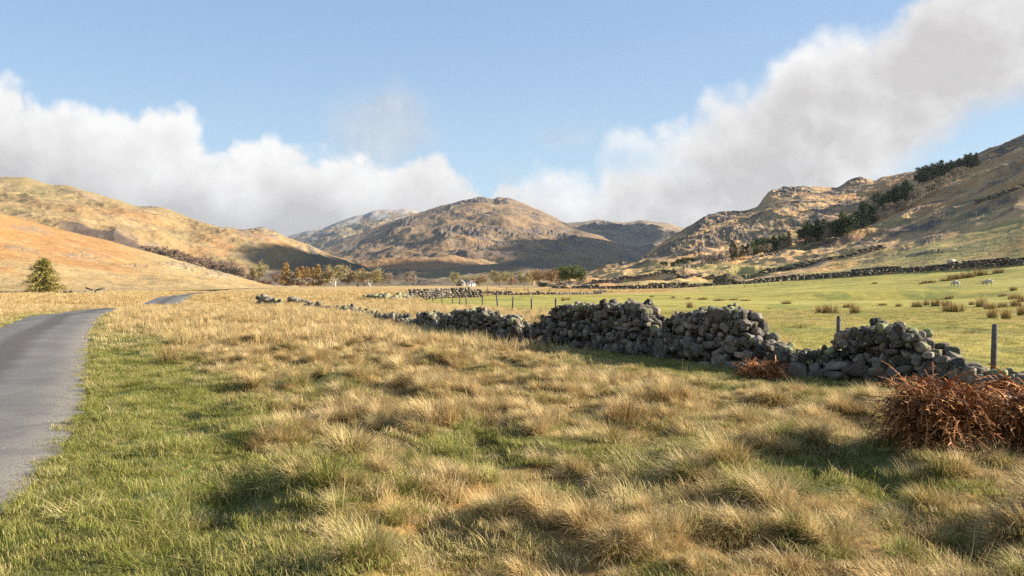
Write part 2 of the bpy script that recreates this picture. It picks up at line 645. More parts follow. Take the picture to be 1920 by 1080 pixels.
# ------------------------------------------------------------------ ground sheet
def build_ground():
    a0 = np.arange(-46, 46.01, 0.22)
    a1 = np.arange(48, 314, 3.0)
    ang = np.radians(np.concatenate([a0, a1]))
    rad = np.concatenate([[0.0], np.geomspace(0.4, 700, 620), np.geomspace(740, 14000, 30)])
    A, Rr = np.meshgrid(ang, rad, indexing='ij')
    X, Y = Rr * np.sin(A), Rr * np.cos(A)
    Z = ground(X.ravel(), Y.ravel()).reshape(X.shape)
    Z = Z * ss(-Rr, -900, -500)
    x, y = X.ravel(), Y.ravel()
    r = np.hypot(x, y)
    n1 = fbm(x / 6, y / 6, 4, 31)
    n2 = fbm(x / 28, y / 28, 4, 33)
    n3 = fbm(x / 1.3, y / 1.3, 3, 35)
    fs = poly_sd(x, y, FIELD) + 2.0 * n1
    fm = ss(fs, -1, 1.2)
    g = meadow_green(x, y)
    far = ss(r, 30, 90)
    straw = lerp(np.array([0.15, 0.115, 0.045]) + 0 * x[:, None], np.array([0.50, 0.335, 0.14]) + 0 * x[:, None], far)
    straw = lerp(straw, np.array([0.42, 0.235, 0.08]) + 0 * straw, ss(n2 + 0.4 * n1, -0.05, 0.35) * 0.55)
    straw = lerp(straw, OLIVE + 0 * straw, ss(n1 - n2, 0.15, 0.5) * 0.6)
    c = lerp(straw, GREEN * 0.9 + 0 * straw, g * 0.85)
    fg = lerp(FIELDG + 0 * c, np.array([0.20, 0.215, 0.05]) + 0 * c, ss(n1 + 0.6 * n3, -0.15, 0.40) * 0.85)
    fg = lerp(fg, np.array([0.43, 0.375, 0.10]) + 0 * c, ss(n2, 0.0, 0.35) * ss(r, 40, 100) * 0.7)
    strip = ss(fs, -2, 0) * ss(-fs, -22, -8) * ss(y, 118, 132) * ss(-x, -46, -30)
    fg = lerp(fg, np.array([0.44, 0.28, 0.11]) + 0 * c, strip * ss(n1, -0.3, 0.2))
    c = lerp(c, fg, fm)
    # straw fields beyond
    beyond = ss(r, 230, 300) * (1 - fm)
    c = lerp(c, np.array([0.50, 0.34, 0.145]) + 0.25 * n2[:, None] * np.array([0.4, 0.3, 0.12]), beyond)
    c = lerp(c, np.array([0.20, 0.18, 0.075]) + 0 * c, ss(r, 640, 760))
    c = np.clip(c, 0.01, 1)
    n, m = X.shape
    i, j = np.meshgrid(np.arange(n), np.arange(m - 1), indexing='ij')
    i2 = (i + 1) % n
    q = np.stack([i * m + j, i * m + j + 1, i2 * m + j + 1, i2 * m + j], -1).reshape(-1, 4)
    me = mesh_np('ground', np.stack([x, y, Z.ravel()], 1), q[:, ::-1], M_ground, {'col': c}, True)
    tag(obj('ground', me), kind='structure')


build_ground()

# ------------------------------------------------------------------ hills
HILLS = {}


def build_hill(name, ctrl, p0, p1, nu, nv, material, amp, L, colour, crags=(), back=0.35, seed=0, fade=0.5):
    px = np.linspace(p0, p1, nu)
    cp = np.array([c[0] for c in ctrl], float)
    K = len(ctrl[0]) - 1
    pys = np.stack([np.interp(px, cp, [c[1 + k][0] for c in ctrl]) for k in range(K)], 1)
    ds = np.stack([np.interp(px, cp, [c[1 + k][1] for c in ctrl]) for k in range(K)], 1)
    ker = np.array([1, 2, 3, 2, 1]) / 9.0
    for k in range(K):
        for arr, rep in ((ds, 30), (pys, 4 if k == K - 1 else 30)):
            for _ in range(rep):
                e = np.pad(arr[:, k], 2, mode='edge')
                arr[:, k] = np.convolve(e, ker, 'valid')
    crest = pys[:, K - 1].copy()
    sm = np.pad(crest, 90, mode='edge')
    for _ in range(3):
        sm = np.convolve(sm, np.ones(61) / 61, 'same')
    sm = sm[90:-90]
    sm[:60] = crest[:60] * (1 - np.linspace(0, 1, 60)) + sm[:60] * np.linspace(0, 1, 60)
    pys[:, K - 1] = sm
    zs = H - (pys - HY) / F * ds
    v = np.linspace(0, 1, nv)
    kn = np.linspace(0, 1, K)
    D = np.stack([np.interp(v, kn, ds[i]) for i in range(nu)])
    Z = np.stack([np.interp(v, kn, zs[i]) for i in range(nu)])
    if K > 2:
        for _ in range(int(nv * 0.9)):
            Z[:, 1:-1] = (Z[:, :-2] + 2 * Z[:, 1:-1] + Z[:, 2:]) / 4
            D[:, 1:-1] = (D[:, :-2] + 2 * D[:, 1:-1] + D[:, 2:]) / 4
    nb = max(8, nv // 10)
    tb = np.linspace(0, 1, nb + 1)[1:]
    Db = D[:, -1:] * (1 + back * tb)
    Zb = Z[:, -1:] * (1 - 1.0 * tb ** 1.6) - 12 * tb
    D = np.concatenate([D, Db], 1)
    Z = np.concatenate([Z, Zb], 1)
    V = np.broadcast_to(np.concatenate([v, 1 + tb]), D.shape)
    s = ((px - 960) / F)[:, None]
    X, Y = s * D, D
    PY = HY - (Z - H) / D * F
    PX = np.broadcast_to(px[:, None], D.shape)
    Z = Z + ((sm - crest) / F)[:, None] * D * np.where(V < 1, ss(V, 0.80, 1.0), ss(-V, -1.25, -1.0))
    env = ss(V, 0.0, 0.18) * (1 - (1 - fade) * ss(V, 0.75, 1.0))
    nz = 0.55 * fbm(X / L, Y / L, 6, seed, 0.52) + 0.45 * (ridged(X / (0.7 * L), Y / (0.7 * L), 5, seed + 40) - 0.45)
    Z = Z + amp * nz * env
    rock = np.zeros(D.shape)
    for (cx, cy, rx, ry, a, ang) in crags:
        ca, sa = math.cos(R(ang)), math.sin(R(ang))
        ux, uy = PX - cx, PY - cy
        q = ((ux * ca + uy * sa) / rx) ** 2 + ((-ux * sa + uy * ca) / ry) ** 2
        m = np.exp(-q ** 1.5)
        mpp = float((m * D).sum() / (m.sum() + 1e-9)) / F
        ln = mpp * 9
        wx, wy = X / (ln * 1.5), Y / (ln * 4.5)
        n = 0.5 + 0.75 * fbm(wx + 0.5 * pn(wx * 1.7, wy * 1.7, 3), wy + 0.5 * pn(wx * 1.7, wy * 1.7, 8), 4, seed + 77, 0.48)
        st = ss(n, 0.38, 0.62) * 0.7 + ss(n, 0.6, 0.8) * 0.3
        Z = Z + m * a * 0.42 * mpp * st
        rock = np.maximum(rock, m * ss(n, 0.34, 0.60))
    # steepness
    def grad(Zz):
        gx = np.gradient(Zz, axis=0) / (np.abs(np.gradient(X, axis=0)) + 1e-6)
        gy = np.gradient(Zz, axis=1) / (np.abs(np.gradient(D, axis=1)) + 1e-6)
        return np.hypot(gx, gy)
    steep = grad(Z)
    c = colour(X, Y, Z, PX, PY, V, steep, rock)
    c = np.clip(c, 0.015, 1)
    n, m = D.shape
    i, j = np.meshgrid(np.arange(n - 1), np.arange(m - 1), indexing='ij')
    q = np.stack([i * m + j, (i + 1) * m + j, (i + 1) * m + j + 1, i * m + j + 1], -1).reshape(-1, 4)
    me = mesh_np(name, np.stack([X.ravel(), Y.ravel(), Z.ravel()], 1), q, material, {'col': c.reshape(-1, 3)}, True)
    o = tag(obj(name, me), kind='structure')
    HILLS[name] = (px, X, Y, Z)
    return o


def on_hill(name, px, py):
    pxs, X, Y, Z = HILLS[name]
    i = int(np.clip(np.searchsorted(pxs, px), 0, len(pxs) - 1))
    row = HY - (Z[i] - H) / Y[i] * F
    k = int(np.argmax(row <= py))
    if row[k] > py:
        k = int(np.argmin(row))
    return (float(X[i, k]), float(Y[i, k]), float(Z[i, k]))


def base_mix(X, Y, L, cols, seed):
    """patchy mix of several vegetation colours"""
    c = np.zeros(X.shape + (3,)) + cols[0][0]
    for k, (col, lo, hi, l) in enumerate(cols[1:]):
        n = fbm(X / (L * l), Y / (L * l), 5, seed + 5 * k, 0.6)
        c = lerp(c, np.array(col) + 0 * c, ss(n, lo, hi))
    return c


def blobm(PX, PY, cx, cy, rx, ry, ang=0):
    ca, sa = math.cos(R(ang)), math.sin(R(ang))
    ux, uy = PX - cx, PY - cy
    return np.exp(-(((ux * ca + uy * sa) / rx) ** 2 + ((-ux * sa + uy * ca) / ry) ** 2))


def col_near(X, Y, Z, PX, PY, V, steep, rock):
    c = base_mix(X, Y, 60, [(np.array([0.41, 0.29, 0.135]),), (OLIVE * 1.1, 0.15, 0.6, 0.6), (np.array([0.40, 0.26, 0.105]), 0.0, 0.4, 0.35)], 3)
    n = fbm(X / 55, Y / 55, 5, 9, 0.6)
    br = ss(V + 0.45 * n, 0.40, 0.58) * ss(-PX, -330, -180)
    c = lerp(c, BRACK + 0 * c, br * 0.75)
    n2 = fbm(X / 14, Y / 14, 4, 12, 0.6)
    c = lerp(c, np.array([0.42, 0.30, 0.14]) + 0 * c, ss(n2, 0.1, 0.4) * 0.45)
    c = lerp(c, np.array([0.24, 0.20, 0.15]) + 0 * c, np.clip(rock, 0, 1) * 0.75)
    spk = ss(fbm(X / 3.0, Y / 5.0, 3, 19), 0.42, 0.55)
    c = lerp(c, np.array([0.27, 0.22, 0.165]) + 0 * c, spk * 0.6 * ss(n, -0.2, 0.25))
    return c


near_cr = [(345, 502, 45, 6, 9, 8), (250, 497, 35, 3.5, 6, 4), (400, 515, 40, 5, 5, 14), (150, 478, 45, 8, 3, 6), (60, 430, 40, 9, 3, 10), (40, 470, 40, 6, 3, 4)]
build_hill('bracken_hill', [(-420, (552, 140), (470, 240), (300, 400)), (-200, (552, 150), (485, 250), (348, 440)), (0, (549, 172), (500, 290), (398, 480)), (100, (547, 180), (505, 300), (427, 500)), (200, (546, 190), (512, 320), (450, 520)),
                            (300, (545, 205), (516, 350), (478, 540)), (400, (543, 240), (524, 400), (507, 560)), (460, (541, 290), (533, 430), (525, 580)), (505, (540, 370), (539, 480), (538, 590)), (560, (541, 400), (542, 490), (544, 590))],
           -420, 560, 760, 260, M_near_hill, 4.0, 70, col_near, near_cr, back=0.12, seed=3, fade=0.35)


def col_left(X, Y, Z, PX, PY, V, steep, rock):
    c = base_mix(X, Y, 160, [(np.array([0.32, 0.215, 0.10]),), (np.array([0.36, 0.20, 0.085]), -0.05, 0.5, 0.7), (np.array([0.28, 0.215, 0.10]), 0.0, 0.55, 0.5), (np.array([0.38, 0.27, 0.13]), 0.1, 0.6, 0.35)], 13)
    top = ss(V, 0.62, 0.95) * ss(-PX, -420, -150)
    c = lerp(c, np.array([0.31, 0.245, 0.115]) + 0 * c, top * 0.7)
    n = fbm(X / 60, Y / 90, 4, 19, 0.6)
    c = lerp(c, HEATH * 1.5 + 0 * c, ss(n, 0.2, 0.6) * 0.55)
    # dark brown in the gully behind the spur
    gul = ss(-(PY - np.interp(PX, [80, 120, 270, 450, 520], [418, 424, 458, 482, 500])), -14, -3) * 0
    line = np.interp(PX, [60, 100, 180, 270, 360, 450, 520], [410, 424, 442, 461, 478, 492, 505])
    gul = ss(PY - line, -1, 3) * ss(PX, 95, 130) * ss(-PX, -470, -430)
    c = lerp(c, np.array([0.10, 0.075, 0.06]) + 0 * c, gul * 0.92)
    low = ss(PX, 440, 480) * ss(PY, 478, 500)  # shadow over the fell foot, painted into the colour as dark brown
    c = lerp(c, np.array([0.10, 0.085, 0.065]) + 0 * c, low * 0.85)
    c = lerp(c, np.array([0.16, 0.14, 0.115]) + 0 * c, np.clip(rock, 0, 1) * 0.9)
    return c


left_cr = [(490, 432, 28, 6, 7, 8), (470, 444, 14, 5, 5, 0), (515, 444, 9, 9, 8, 50), (590, 470, 20, 6, 6, 30), (565, 462, 18, 5, 5, 25), (440, 430, 18, 3, 4, 0), (190, 406, 20, 3, 3, 5), (130, 396, 16, 4, 3, 8), (275, 387, 25, 3, 3, 5)]
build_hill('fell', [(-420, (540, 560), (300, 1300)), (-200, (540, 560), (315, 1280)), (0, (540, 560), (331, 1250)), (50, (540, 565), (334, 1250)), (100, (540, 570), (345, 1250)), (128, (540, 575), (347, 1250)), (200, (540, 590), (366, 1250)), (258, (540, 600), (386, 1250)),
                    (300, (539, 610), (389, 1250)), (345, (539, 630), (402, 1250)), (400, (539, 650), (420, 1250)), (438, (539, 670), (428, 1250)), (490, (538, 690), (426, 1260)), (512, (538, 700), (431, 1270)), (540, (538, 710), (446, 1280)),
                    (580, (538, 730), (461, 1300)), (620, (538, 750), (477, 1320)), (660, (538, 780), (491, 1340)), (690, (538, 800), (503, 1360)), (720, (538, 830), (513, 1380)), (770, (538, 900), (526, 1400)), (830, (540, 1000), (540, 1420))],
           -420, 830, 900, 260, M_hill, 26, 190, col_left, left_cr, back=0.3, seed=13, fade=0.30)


def col_mid(X, Y, Z, PX, PY, V, steep, rock):
    c = base_mix(X, Y, 420, [(np.array([0.24, 0.16, 0.085]),), (np.array([0.28, 0.175, 0.085]), 0.0, 0.4, 0.5), (HEATH * 0.95, 0.10, 0.42, 0.45), (np.array([0.27, 0.20, 0.11]), 0.2, 0.5, 0.3)], 23)
    low = ss(-V, -0.30, -0.05) * ss(-PX, -1000, -820)
    c = lerp(c, np.array([0.36, 0.185, 0.075]) + 0 * c, low)
    c = lerp(c, ROCK * 0.8 + 0 * c, ss(steep, 0.75, 1.3) * 0.5)
    c = lerp(c, np.array([0.085, 0.075, 0.07]) + 0 * c, np.clip(rock, 0, 1) * 0.95)
    return c


mid_cr = [(900, 380, 26, 6, 10, 5), (945, 381, 18, 7, 8, 10), (848, 388, 24, 5, 8, -20), (775, 412, 38, 5, 11, -20), (738, 432, 30, 4, 8, -35), (835, 450, 22, 16, 13, 0), (880, 440, 40, 9, 8, 5), (950, 436, 55, 9, 7, 5), (1000, 428, 30, 5, 5, 10), (930, 458, 45, 8, 6, 5),
          (905, 470, 25, 7, 6, 10), (700, 460, 26, 5, 6, -20), (735, 465, 20, 4, 5, 0), (920, 405, 40, 4, 6, 5), (1000, 402, 30, 4, 5, 15), (1060, 440, 40, 8, 6, 15), (990, 445, 30, 7, 6, 0), (860, 478, 20, 6, 6, 0)]
build_hill('mountain', [(440, (531, 1900), (526, 2500), (512, 3000)), (520, (531, 1850), (522, 2500), (494, 3200)), (560, (531, 1800), (515, 2500), (482, 3400)), (600, (531, 1700), (512, 2500), (470, 3500)), (640, (531, 1650), (508, 2500), (455, 3600)), (680, (531, 1600), (500, 2500), (439, 3800)),
                        (720, (531, 1600), (492, 2500), (421, 3950)), (760, (531, 1600), (484, 2550), (405, 4050)), (800, (531, 1600), (478, 2600), (394, 4200)), (830, (531, 1600), (474, 2600), (385, 4250)), (852, (531, 1600), (472, 2600), (382, 4300)), (880, (531, 1600), (470, 2600), (374, 4300)),
                        (905, (531, 1600), (470, 2600), (371, 4300)), (925, (531, 1600), (470, 2600), (376, 4300)), (937, (531, 1600), (470, 2600), (373, 4300)), (955, (531, 1600), (472, 2600), (374, 4300)), (978, (531, 1600), (475, 2600), (381, 4300)), (1010, (531, 1600), (478, 2600), (393, 4250)),
                        (1035, (531, 1600), (482, 2600), (405, 4200)), (1058, (531, 1600), (486, 2600), (418, 4100)), (1090, (531, 1600), (492, 2550), (427, 3900)), (1130, (531, 1600), (500, 2500), (442, 3700)), (1170, (531, 1600), (507, 2450), (462, 3500)), (1210, (531, 1650), (516, 2400), (488, 3200)), (1270, (532, 1700), (526, 2400), (515, 3000)), (1340, (534, 1700), (534, 2400), (534, 3000))],
           440, 1340, 900, 300, M_far, 75, 520, col_mid, mid_cr, back=0.3, seed=23, fade=0.30)


def col_snow(X, Y, Z, PX, PY, V, steep, rock):
    c = base_mix(X, Y, 500, [(np.array([0.24, 0.175, 0.095]),), (ROCK * 0.75, 0.0, 0.35, 0.5)], 33)
    n = fbm(X / 90, Y / 160, 4, 35)
    sn = ss(V + 0.25 * n, 0.84, 0.98)
    c = lerp(c, np.array([0.48, 0.46, 0.44]) + 0 * c, sn * 0.6)
    return c


build_hill('snowy_mountain', [(440, (515, 4600), (474, 6200)), (500, (515, 4600), (458, 6200)), (545, (515, 4600), (441, 6300)), (575, (512, 4600), (433, 6300)), (606, (510, 4600), (428, 6300)), (618, (510, 4600), (423, 6300)), (645, (508, 4600), (412, 6300)), (668, (505, 4600), (403, 6300)), (682, (505, 4600), (401, 6300)),
                              (698, (505, 4600), (394, 6300)), (725, (505, 4600), (391, 6300)), (762, (505, 4600), (391, 6300)), (780, (505, 4600), (396, 6300)), (850, (505, 4600), (420, 6300)), (940, (510, 4600), (450, 6300))],
           440, 940, 360, 150, M_far, 110, 620, col_snow, (), back=0.2, seed=33, fade=0.2)


def col_ridge(X, Y, Z, PX, PY, V, steep, rock):
    c = base_mix(X, Y, 420, [(np.array([0.27, 0.205, 0.14]),), (HEATH * 1.4, 0.0, 0.4, 0.5), (np.array([0.33, 0.26, 0.13]), 0.1, 0.45, 0.4)], 43)
    return lerp(c, ROCK * 0.6 + 0 * c, np.clip(rock, 0, 1) * 0.9)


build_hill('ridge', [(960, (528, 2800), (452, 5000)), (1020, (528, 2800), (428, 5100)), (1065, (528, 2700), (418, 5200)), (1100, (528, 2700), (413, 5200)), (1122, (528, 2700), (410, 5200)), (1145, (528, 2700), (416, 5200)), (1175, (528, 2700), (417, 5200)), (1205, (528, 2700), (412, 5200)), (1225, (528, 2700), (416, 5200)), (1252, (528, 2700), (418, 5200)), (1282, (528, 2700), (427, 5200)), (1330, (528, 2700), (440, 5000)), (1440, (528, 2700), (470, 4800))],
           960, 1440, 420, 180, M_far, 90, 480, col_ridge, [(1150, 430, 45, 5, 6, 5), (1200, 440, 40, 5, 5, 5)], back=0.2, seed=43, fade=0.2)


def col_mor(X, Y, Z, PX, PY, V, steep, rock):
    c = base_mix(X, Y, 120, [(np.array([0.21, 0.155, 0.09]),), (HEATH, 0.0, 0.4, 0.5), (OLIVE * 0.7, 0.1, 0.45, 0.4)], 53)
    return lerp(c, ROCK * 0.6 + 0 * c, np.clip(rock, 0, 1) * 0.9)


build_hill('foothill', [(560, (538, 850), (537, 1200)), (640, (537, 900), (524, 1350)), (700, (537, 900), (507, 1450)), (760, (537, 900), (505, 1500)), (830, (537, 900), (502, 1550)), (900, (537, 900), (497, 1550)), (960, (537, 900), (492, 1550)), (1010, (537, 900), (484, 1550)), (1050, (537, 900), (486, 1550)), (1100, (536, 900), (494, 1550)), (1180, (536, 900), (505, 1550)), (1300, (536, 900), (520, 1550))],
           560, 1300, 420, 120, M_hill, 16, 150, col_mor, [(1000, 497, 40, 6, 7, 0), (1040, 505, 40, 5, 6, 5)], back=0.25, seed=53, fade=0.4)


def col_right(X, Y, Z, PX, PY, V, steep, rock):
    c = base_mix(X, Y, 90, [(np.array([0.60, 0.38, 0.17]),), (np.array([0.56, 0.31, 0.115]), 0.0, 0.4, 0.5), (OLIVE * 1.1, 0.15, 0.5, 0.35), (HEATH * 1.2, 0.12, 0.42, 0.3)], 63)
    # green intake fields low on the slope
    ln = np.interp(PX, [1100, 1250, 1400, 1500, 1600, 1700, 1800, 1920, 2200], [520, 521, 520, 500, 470, 448, 425, 398, 340])
    n = fbm(X / 30, Y / 40, 4, 66, 0.6)
    gr = ss(PY + 22 * n - ln, -2, 14) * ss(PX, 1330, 1450)
    c = lerp(c, np.array([0.40, 0.33, 0.10]) + 0 * c, gr * (0.35 + 0.4 * ss(n, -0.3, 0.3)))
    c = lerp(c, np.array([0.36, 0.31, 0.095]) + 0 * c, ss(PY, 492, 508) * ss(PX, 1150, 1250) * ss(n, -0.4, 0.2) * 0.8)
    # bracken and dark peat bands above
    n2 = fbm(X / 45, Y / 80, 5, 68, 0.6)
    bk = ss(PX, 1500, 1650) * ss(ln - PY, 5, 30)
    c = lerp(c, np.array([0.50, 0.265, 0.11]) + 0 * c, bk * ss(n2, -0.25, 0.25) * 0.75)
    c = lerp(c, HEATH * 0.9 + 0 * c, bk * ss(-n2, 0.1, 0.5) * 0.5)
    up = ss(V, 0.66, 0.9) * ss(-PX, -1560, -1350)
    c = lerp(c, HEATH * 1.15 + 0 * c, up * ss(n2, -0.1, 0.4) * 0.6)
    c = lerp(c, np.array([0.115, 0.105, 0.095]) + 0 * c, np.clip(rock, 0, 1) * 0.95)
    spk = ss(fbm(X / 4.0, Y / 7.0, 3, 69), 0.40, 0.55)
    c = lerp(c, ROCK * 0.8 + 0 * c, spk * 0.3)
    return c


right_cr = [(1475, 362, 52, 10, 10, -8), (1610, 345, 34, 7, 9, -5), (1360, 408, 52, 9, 9, -14), (1300, 435, 40, 9, 8, -35), (1320, 460, 60, 12, 5, -15), (1400, 440, 70, 12, 5, -12), (1560, 362, 50, 7, 5, -5), (1470, 395, 70, 10, 4, -10), (1890, 280, 70, 9, 10, -24), (1250, 470, 40, 10, 6, -35),
            (1200, 492, 40, 6, 5, -15), (1700, 330, 50, 5, 5, -8), (1540, 400, 60, 7, 4, -12), (1750, 420, 60, 9, 4, -24), (1720, 455, 70, 4, 3, -20), (1640, 462, 60, 4, 3, -16), (1760, 470, 55, 4, 4, -8), (1880, 330, 60, 8, 4, -25), (1500, 420, 80, 12, 5, -12), (1580, 385, 60, 10, 5, -14), (1430, 420, 60, 10, 5, -12), (1350, 440, 60, 14, 6, -15), (1270, 465, 50, 12, 5, -25), (1850, 400, 70, 8, 4, -22)]
build_hill('hillside', [(1000, (556, 190), (546, 400), (545, 560)), (1060, (548, 232), (533, 480), (527, 600)), (1100, (547, 228), (526, 490), (515, 650)), (1160, (546, 226), (517, 480), (498, 720)), (1200, (545, 226), (511, 460), (485, 780)), (1240, (544, 226), (505, 440), (459, 850)), (1280, (543, 226), (500, 420), (431, 900)),
                        (1320, (541, 226), (495, 430), (408, 940)), (1345, (540, 226), (490, 440), (401, 960)), (1395, (537, 222), (479, 450), (394, 990)), (1422, (535, 220), (474, 455), (386, 1000)), (1432, (534, 220), (472, 460), (369, 1000)), (1446, (533, 218), (469, 460), (359, 1000)), (1500, (528, 212), (457, 480), (349, 1030)),
                        (1530, (526, 205), (448, 490), (350, 1040)), (1572, (523, 200), (434, 505), (353, 1050)), (1592, (521, 197), (427, 515), (339, 1050)), (1615, (520, 194), (417, 525), (334, 1050)), (1640, (518, 190), (404, 540), (340, 1040)), (1652, (517, 188), (397, 545), (333, 1040)), (1700, (515, 182), (371, 570), (323, 1000)),
                        (1750, (512, 174), (345, 590), (312, 960)), (1820, (507, 166), (316, 610), (294, 860)), (1850, (505, 162), (303, 615), (281, 820)), (1880, (503, 158), (291, 620), (268, 780)), (1920, (500, 152), (276, 620), (252, 740)), (2100, (486, 138), (200, 600), (170, 680)), (2300, (470, 125), (130, 580), (100, 640))],
           1000, 2300, 1100, 340, M_slope, 10.0, 75, col_right, right_cr, back=0.3, seed=63, fade=0.45)

# ------------------------------------------------------------------ unseen clouds, added right of the frame to shade valley head and fell
def cloud(loc, size, seed):
    rng = np.random.default_rng(seed)
    bm = bmesh.new()
    bmesh.ops.create_icosphere(bm, subdivisions=5, radius=1)
    v = np.array([p.co[:] for p in bm.verts])
    n = fbm(v[:, 0] * 2 + seed, v[:, 1] * 2 + v[:, 2] * 2.3, 5, seed)
    n2 = np.abs(fbm(v[:, 0] * 4 + v[:, 2] * 3, v[:, 1] * 4, 4, seed + 5))
    v = v * (1 + 0.30 * n + 0.35 * n2)[:, None]
    v[:, 2] = np.where(v[:, 2] < 0, v[:, 2] * 0.35, v[:, 2])
    v = v * np.array(size)
    f = np.array([[q.index for q in p.verts] for p in bm.faces])
    bm.free()
    me = mesh_np('cloud', v, f, M_cloud, None, True)
    o = obj('cloud', me, loc=loc)
    tag(o, kind='structure')
    return o


def _cl(N, b, out):
    b.inputs['Base Color'].default_value = (0.9, 0.9, 0.9, 1)
    b.inputs['Roughness'].default_value = 1


M_cloud = mat('cloud_white', _cl, 1.0)
ct, st_ = math.cos(R(SUN_EL)), math.tan(R(SUN_EL))


def shade_at(x, y, z, alt, size, seed):
    k = (alt - z) / st_
    cloud((x + k * math.cos(R(SUN_AZ)), y + k * math.sin(R(SUN_AZ)), alt), size, seed)


shade_at(400, 2900, 90, 1500, (420, 640, 60), 3)
shade_at(520, 4300, 260, 1750, (260, 420, 60), 5)
shade_at(120, 1650, 40, 1300, (420, 380, 50), 9)
shade_at(-225, 1090, 25, 850, (95, 190, 25), 12)

# ------------------------------------------------------------------ road
def build_road():
    us = np.linspace(0, 1, 15)
    e = road_e[:: 1]
    nn = road_n[:: 1]
    rng = np.random.default_rng(5)
    s = np.arange(len(e)) * 0.5
    wl = 0.10 * fbm(s / 1.1, s * 0 + 3, 3, 2)
    wr = 0.14 * fbm(s / 0.9, s * 0 + 9, 3, 4)
    V = []
    U = []
    for u in us:
        off = -0.18 + wr * (1 - u) + u * (ROAD_W + 0.2) + wl * u
        p = e + nn * off[:, None]
        z = ground_base(p[:, 0], p[:, 1]) - 0.018 + 0.05 * (1 - (2 * u - 1) ** 2)
        V.append(np.stack([p[:, 0], p[:, 1], z], 1))
        U.append(np.full(len(e), u))
    V = np.stack(V, 1)
    n, m = V.shape[:2]
    i, j = np.meshgrid(np.arange(n - 1), np.arange(m - 1), indexing='ij')
    q = np.stack([i * m + j, (i + 1) * m + j, (i + 1) * m + j + 1, i * m + j + 1], -1).reshape(-1, 4)

    def fn(N, b, out):
        tc = N.n('ShaderNodeTexCoord')
        P = tc.outputs['Object']
        u = N.n('ShaderNodeAttribute', attribute_name='across').outputs['Fac']
        big = N.noise(P, 0.5, 4, 0.6)
        mid = N.noise(P, 4.0, 5, 0.7)
        fine = N.noise(P, 55, 5, 0.8)
        # darker strip between the wheel tracks
        uw = N.m('ADD', u, N.m('MULTIPLY', N.m('SUBTRACT', big, 0.5), 0.12))
        c = N.m('ABSOLUTE', N.m('SUBTRACT', uw, 0.53))
        strip = N.smooth(c, 0.05, 0.19, 1.0, 0.0)
        edge = N.smooth(N.m('ADD', u, N.m('MULTIPLY', N.m('SUBTRACT', mid, 0.5), 0.22)), 0.05, 0.22, 1.0, 0.0)
        col = N.mix(N.smooth(big, 0.3, 0.7), (0.155, 0.147, 0.135), (0.118, 0.112, 0.104))
        col = N.mix(N.m('MULTIPLY', strip, 0.75), col, (0.07, 0.063, 0.054))
        grav = N.mix(N.smooth(fine, 0.35, 0.65), (0.10, 0.08, 0.06), (0.30, 0.27, 0.23))
        col = N.mix(N.m('MULTIPLY', edge, 0.85), col, grav)
        patch = N.smooth(N.noise(P, 0.9, 3, 0.5, 1.5), 0.56, 0.60)
        col = N.mix(N.m('MULTIPLY', patch, 0.30), col, (0.09, 0.085, 0.08))
        k = N.m('ADD', 1.0, N.m('ADD', N.m('MULTIPLY', N.m('SUBTRACT', fine, 0.5), 1.8), N.m('MULTIPLY', N.m('SUBTRACT', mid, 0.5), 0.35)))
        N.put(b.inputs['Base Color'], N.vm('SCALE', col, s=k))
        bump(N, b, fine, 0.7, 0.01)
    M = mat('worn_tarmac', fn, 0.85)
    me = mesh_np('road', V.reshape(-1, 3), q[:, ::-1], M, {'across': np.stack(U, 1).ravel()}, True)
    tag(obj('road', me), kind='structure')


build_road()

# ------------------------------------------------------------------ stones and walls
def stone_protos(count, sub, seed):
    rng = np.random.default_rng(seed)
    out = []
    bm = bmesh.new()
    bmesh.ops.create_icosphere(bm, subdivisions=sub, radius=1)
    base = np.array([p.co[:] for p in bm.verts])
    base /= np.linalg.norm(base, axis=1, keepdims=True)
    f = np.array([[q.index for q in p.verts] for p in bm.faces])
    bm.free()
    for _ in range(count):
        ax = np.concatenate([np.eye(3), -np.eye(3)]) + rng.normal(0, 0.20, (6, 3))
        n = np.concatenate([rng.normal(size=(4, 3)), ax])
        n /= np.linalg.norm(n, axis=1, keepdims=True)
        dd = np.concatenate([rng.uniform(0.88, 1.08, 4), rng.uniform(0.72, 0.92, 6)])
        dots = np.clip(base @ n.T, 0, None) / dd
        r = np.minimum((dots ** 70).sum(1) ** (-1 / 70), 1.22)
        r = r * (1 + 0.05 * fbm(base[:, 0] * 3 + base[:, 2] * 2, base[:, 1] * 3, 3, int(rng.integers(50))))
        out.append(base * r[:, None])
    return out, f


ST_HI, ST_HF = stone_protos(16, 3, 1)
ST_LO, ST_LF = stone_protos(12, 1, 2)
ST_MD, ST_MF = stone_protos(14, 2, 3)


def place_stones(items, hi, name, material):
    """items: (x,y,z, sx,sy,sz, yaw, tiltx, tilty, shade, lichen)"""
    pro, f = {2: (ST_HI, ST_HF), 1: (ST_MD, ST_MF), 0: (ST_LO, ST_LF)}[hi]
    rng = np.random.default_rng(len(items))
    vs, fs, cs = [], [], []
    n = 0
    for it in items:
        p = pro[rng.integers(len(pro))] * np.array(it[3:6])
        Mx = np.array(Euler((it[7], it[8], it[6])).to_matrix())
        vs.append(p @ Mx.T + np.array(it[:3]))
        fs.append(f + n)
        cs.append(np.tile(np.array([it[9], it[10], rng.random()]), (len(p), 1)))
        n += len(p)
    return mesh_np(name, np.concatenate(vs), np.concatenate(fs), material, {'col': np.concatenate(cs)}, False)


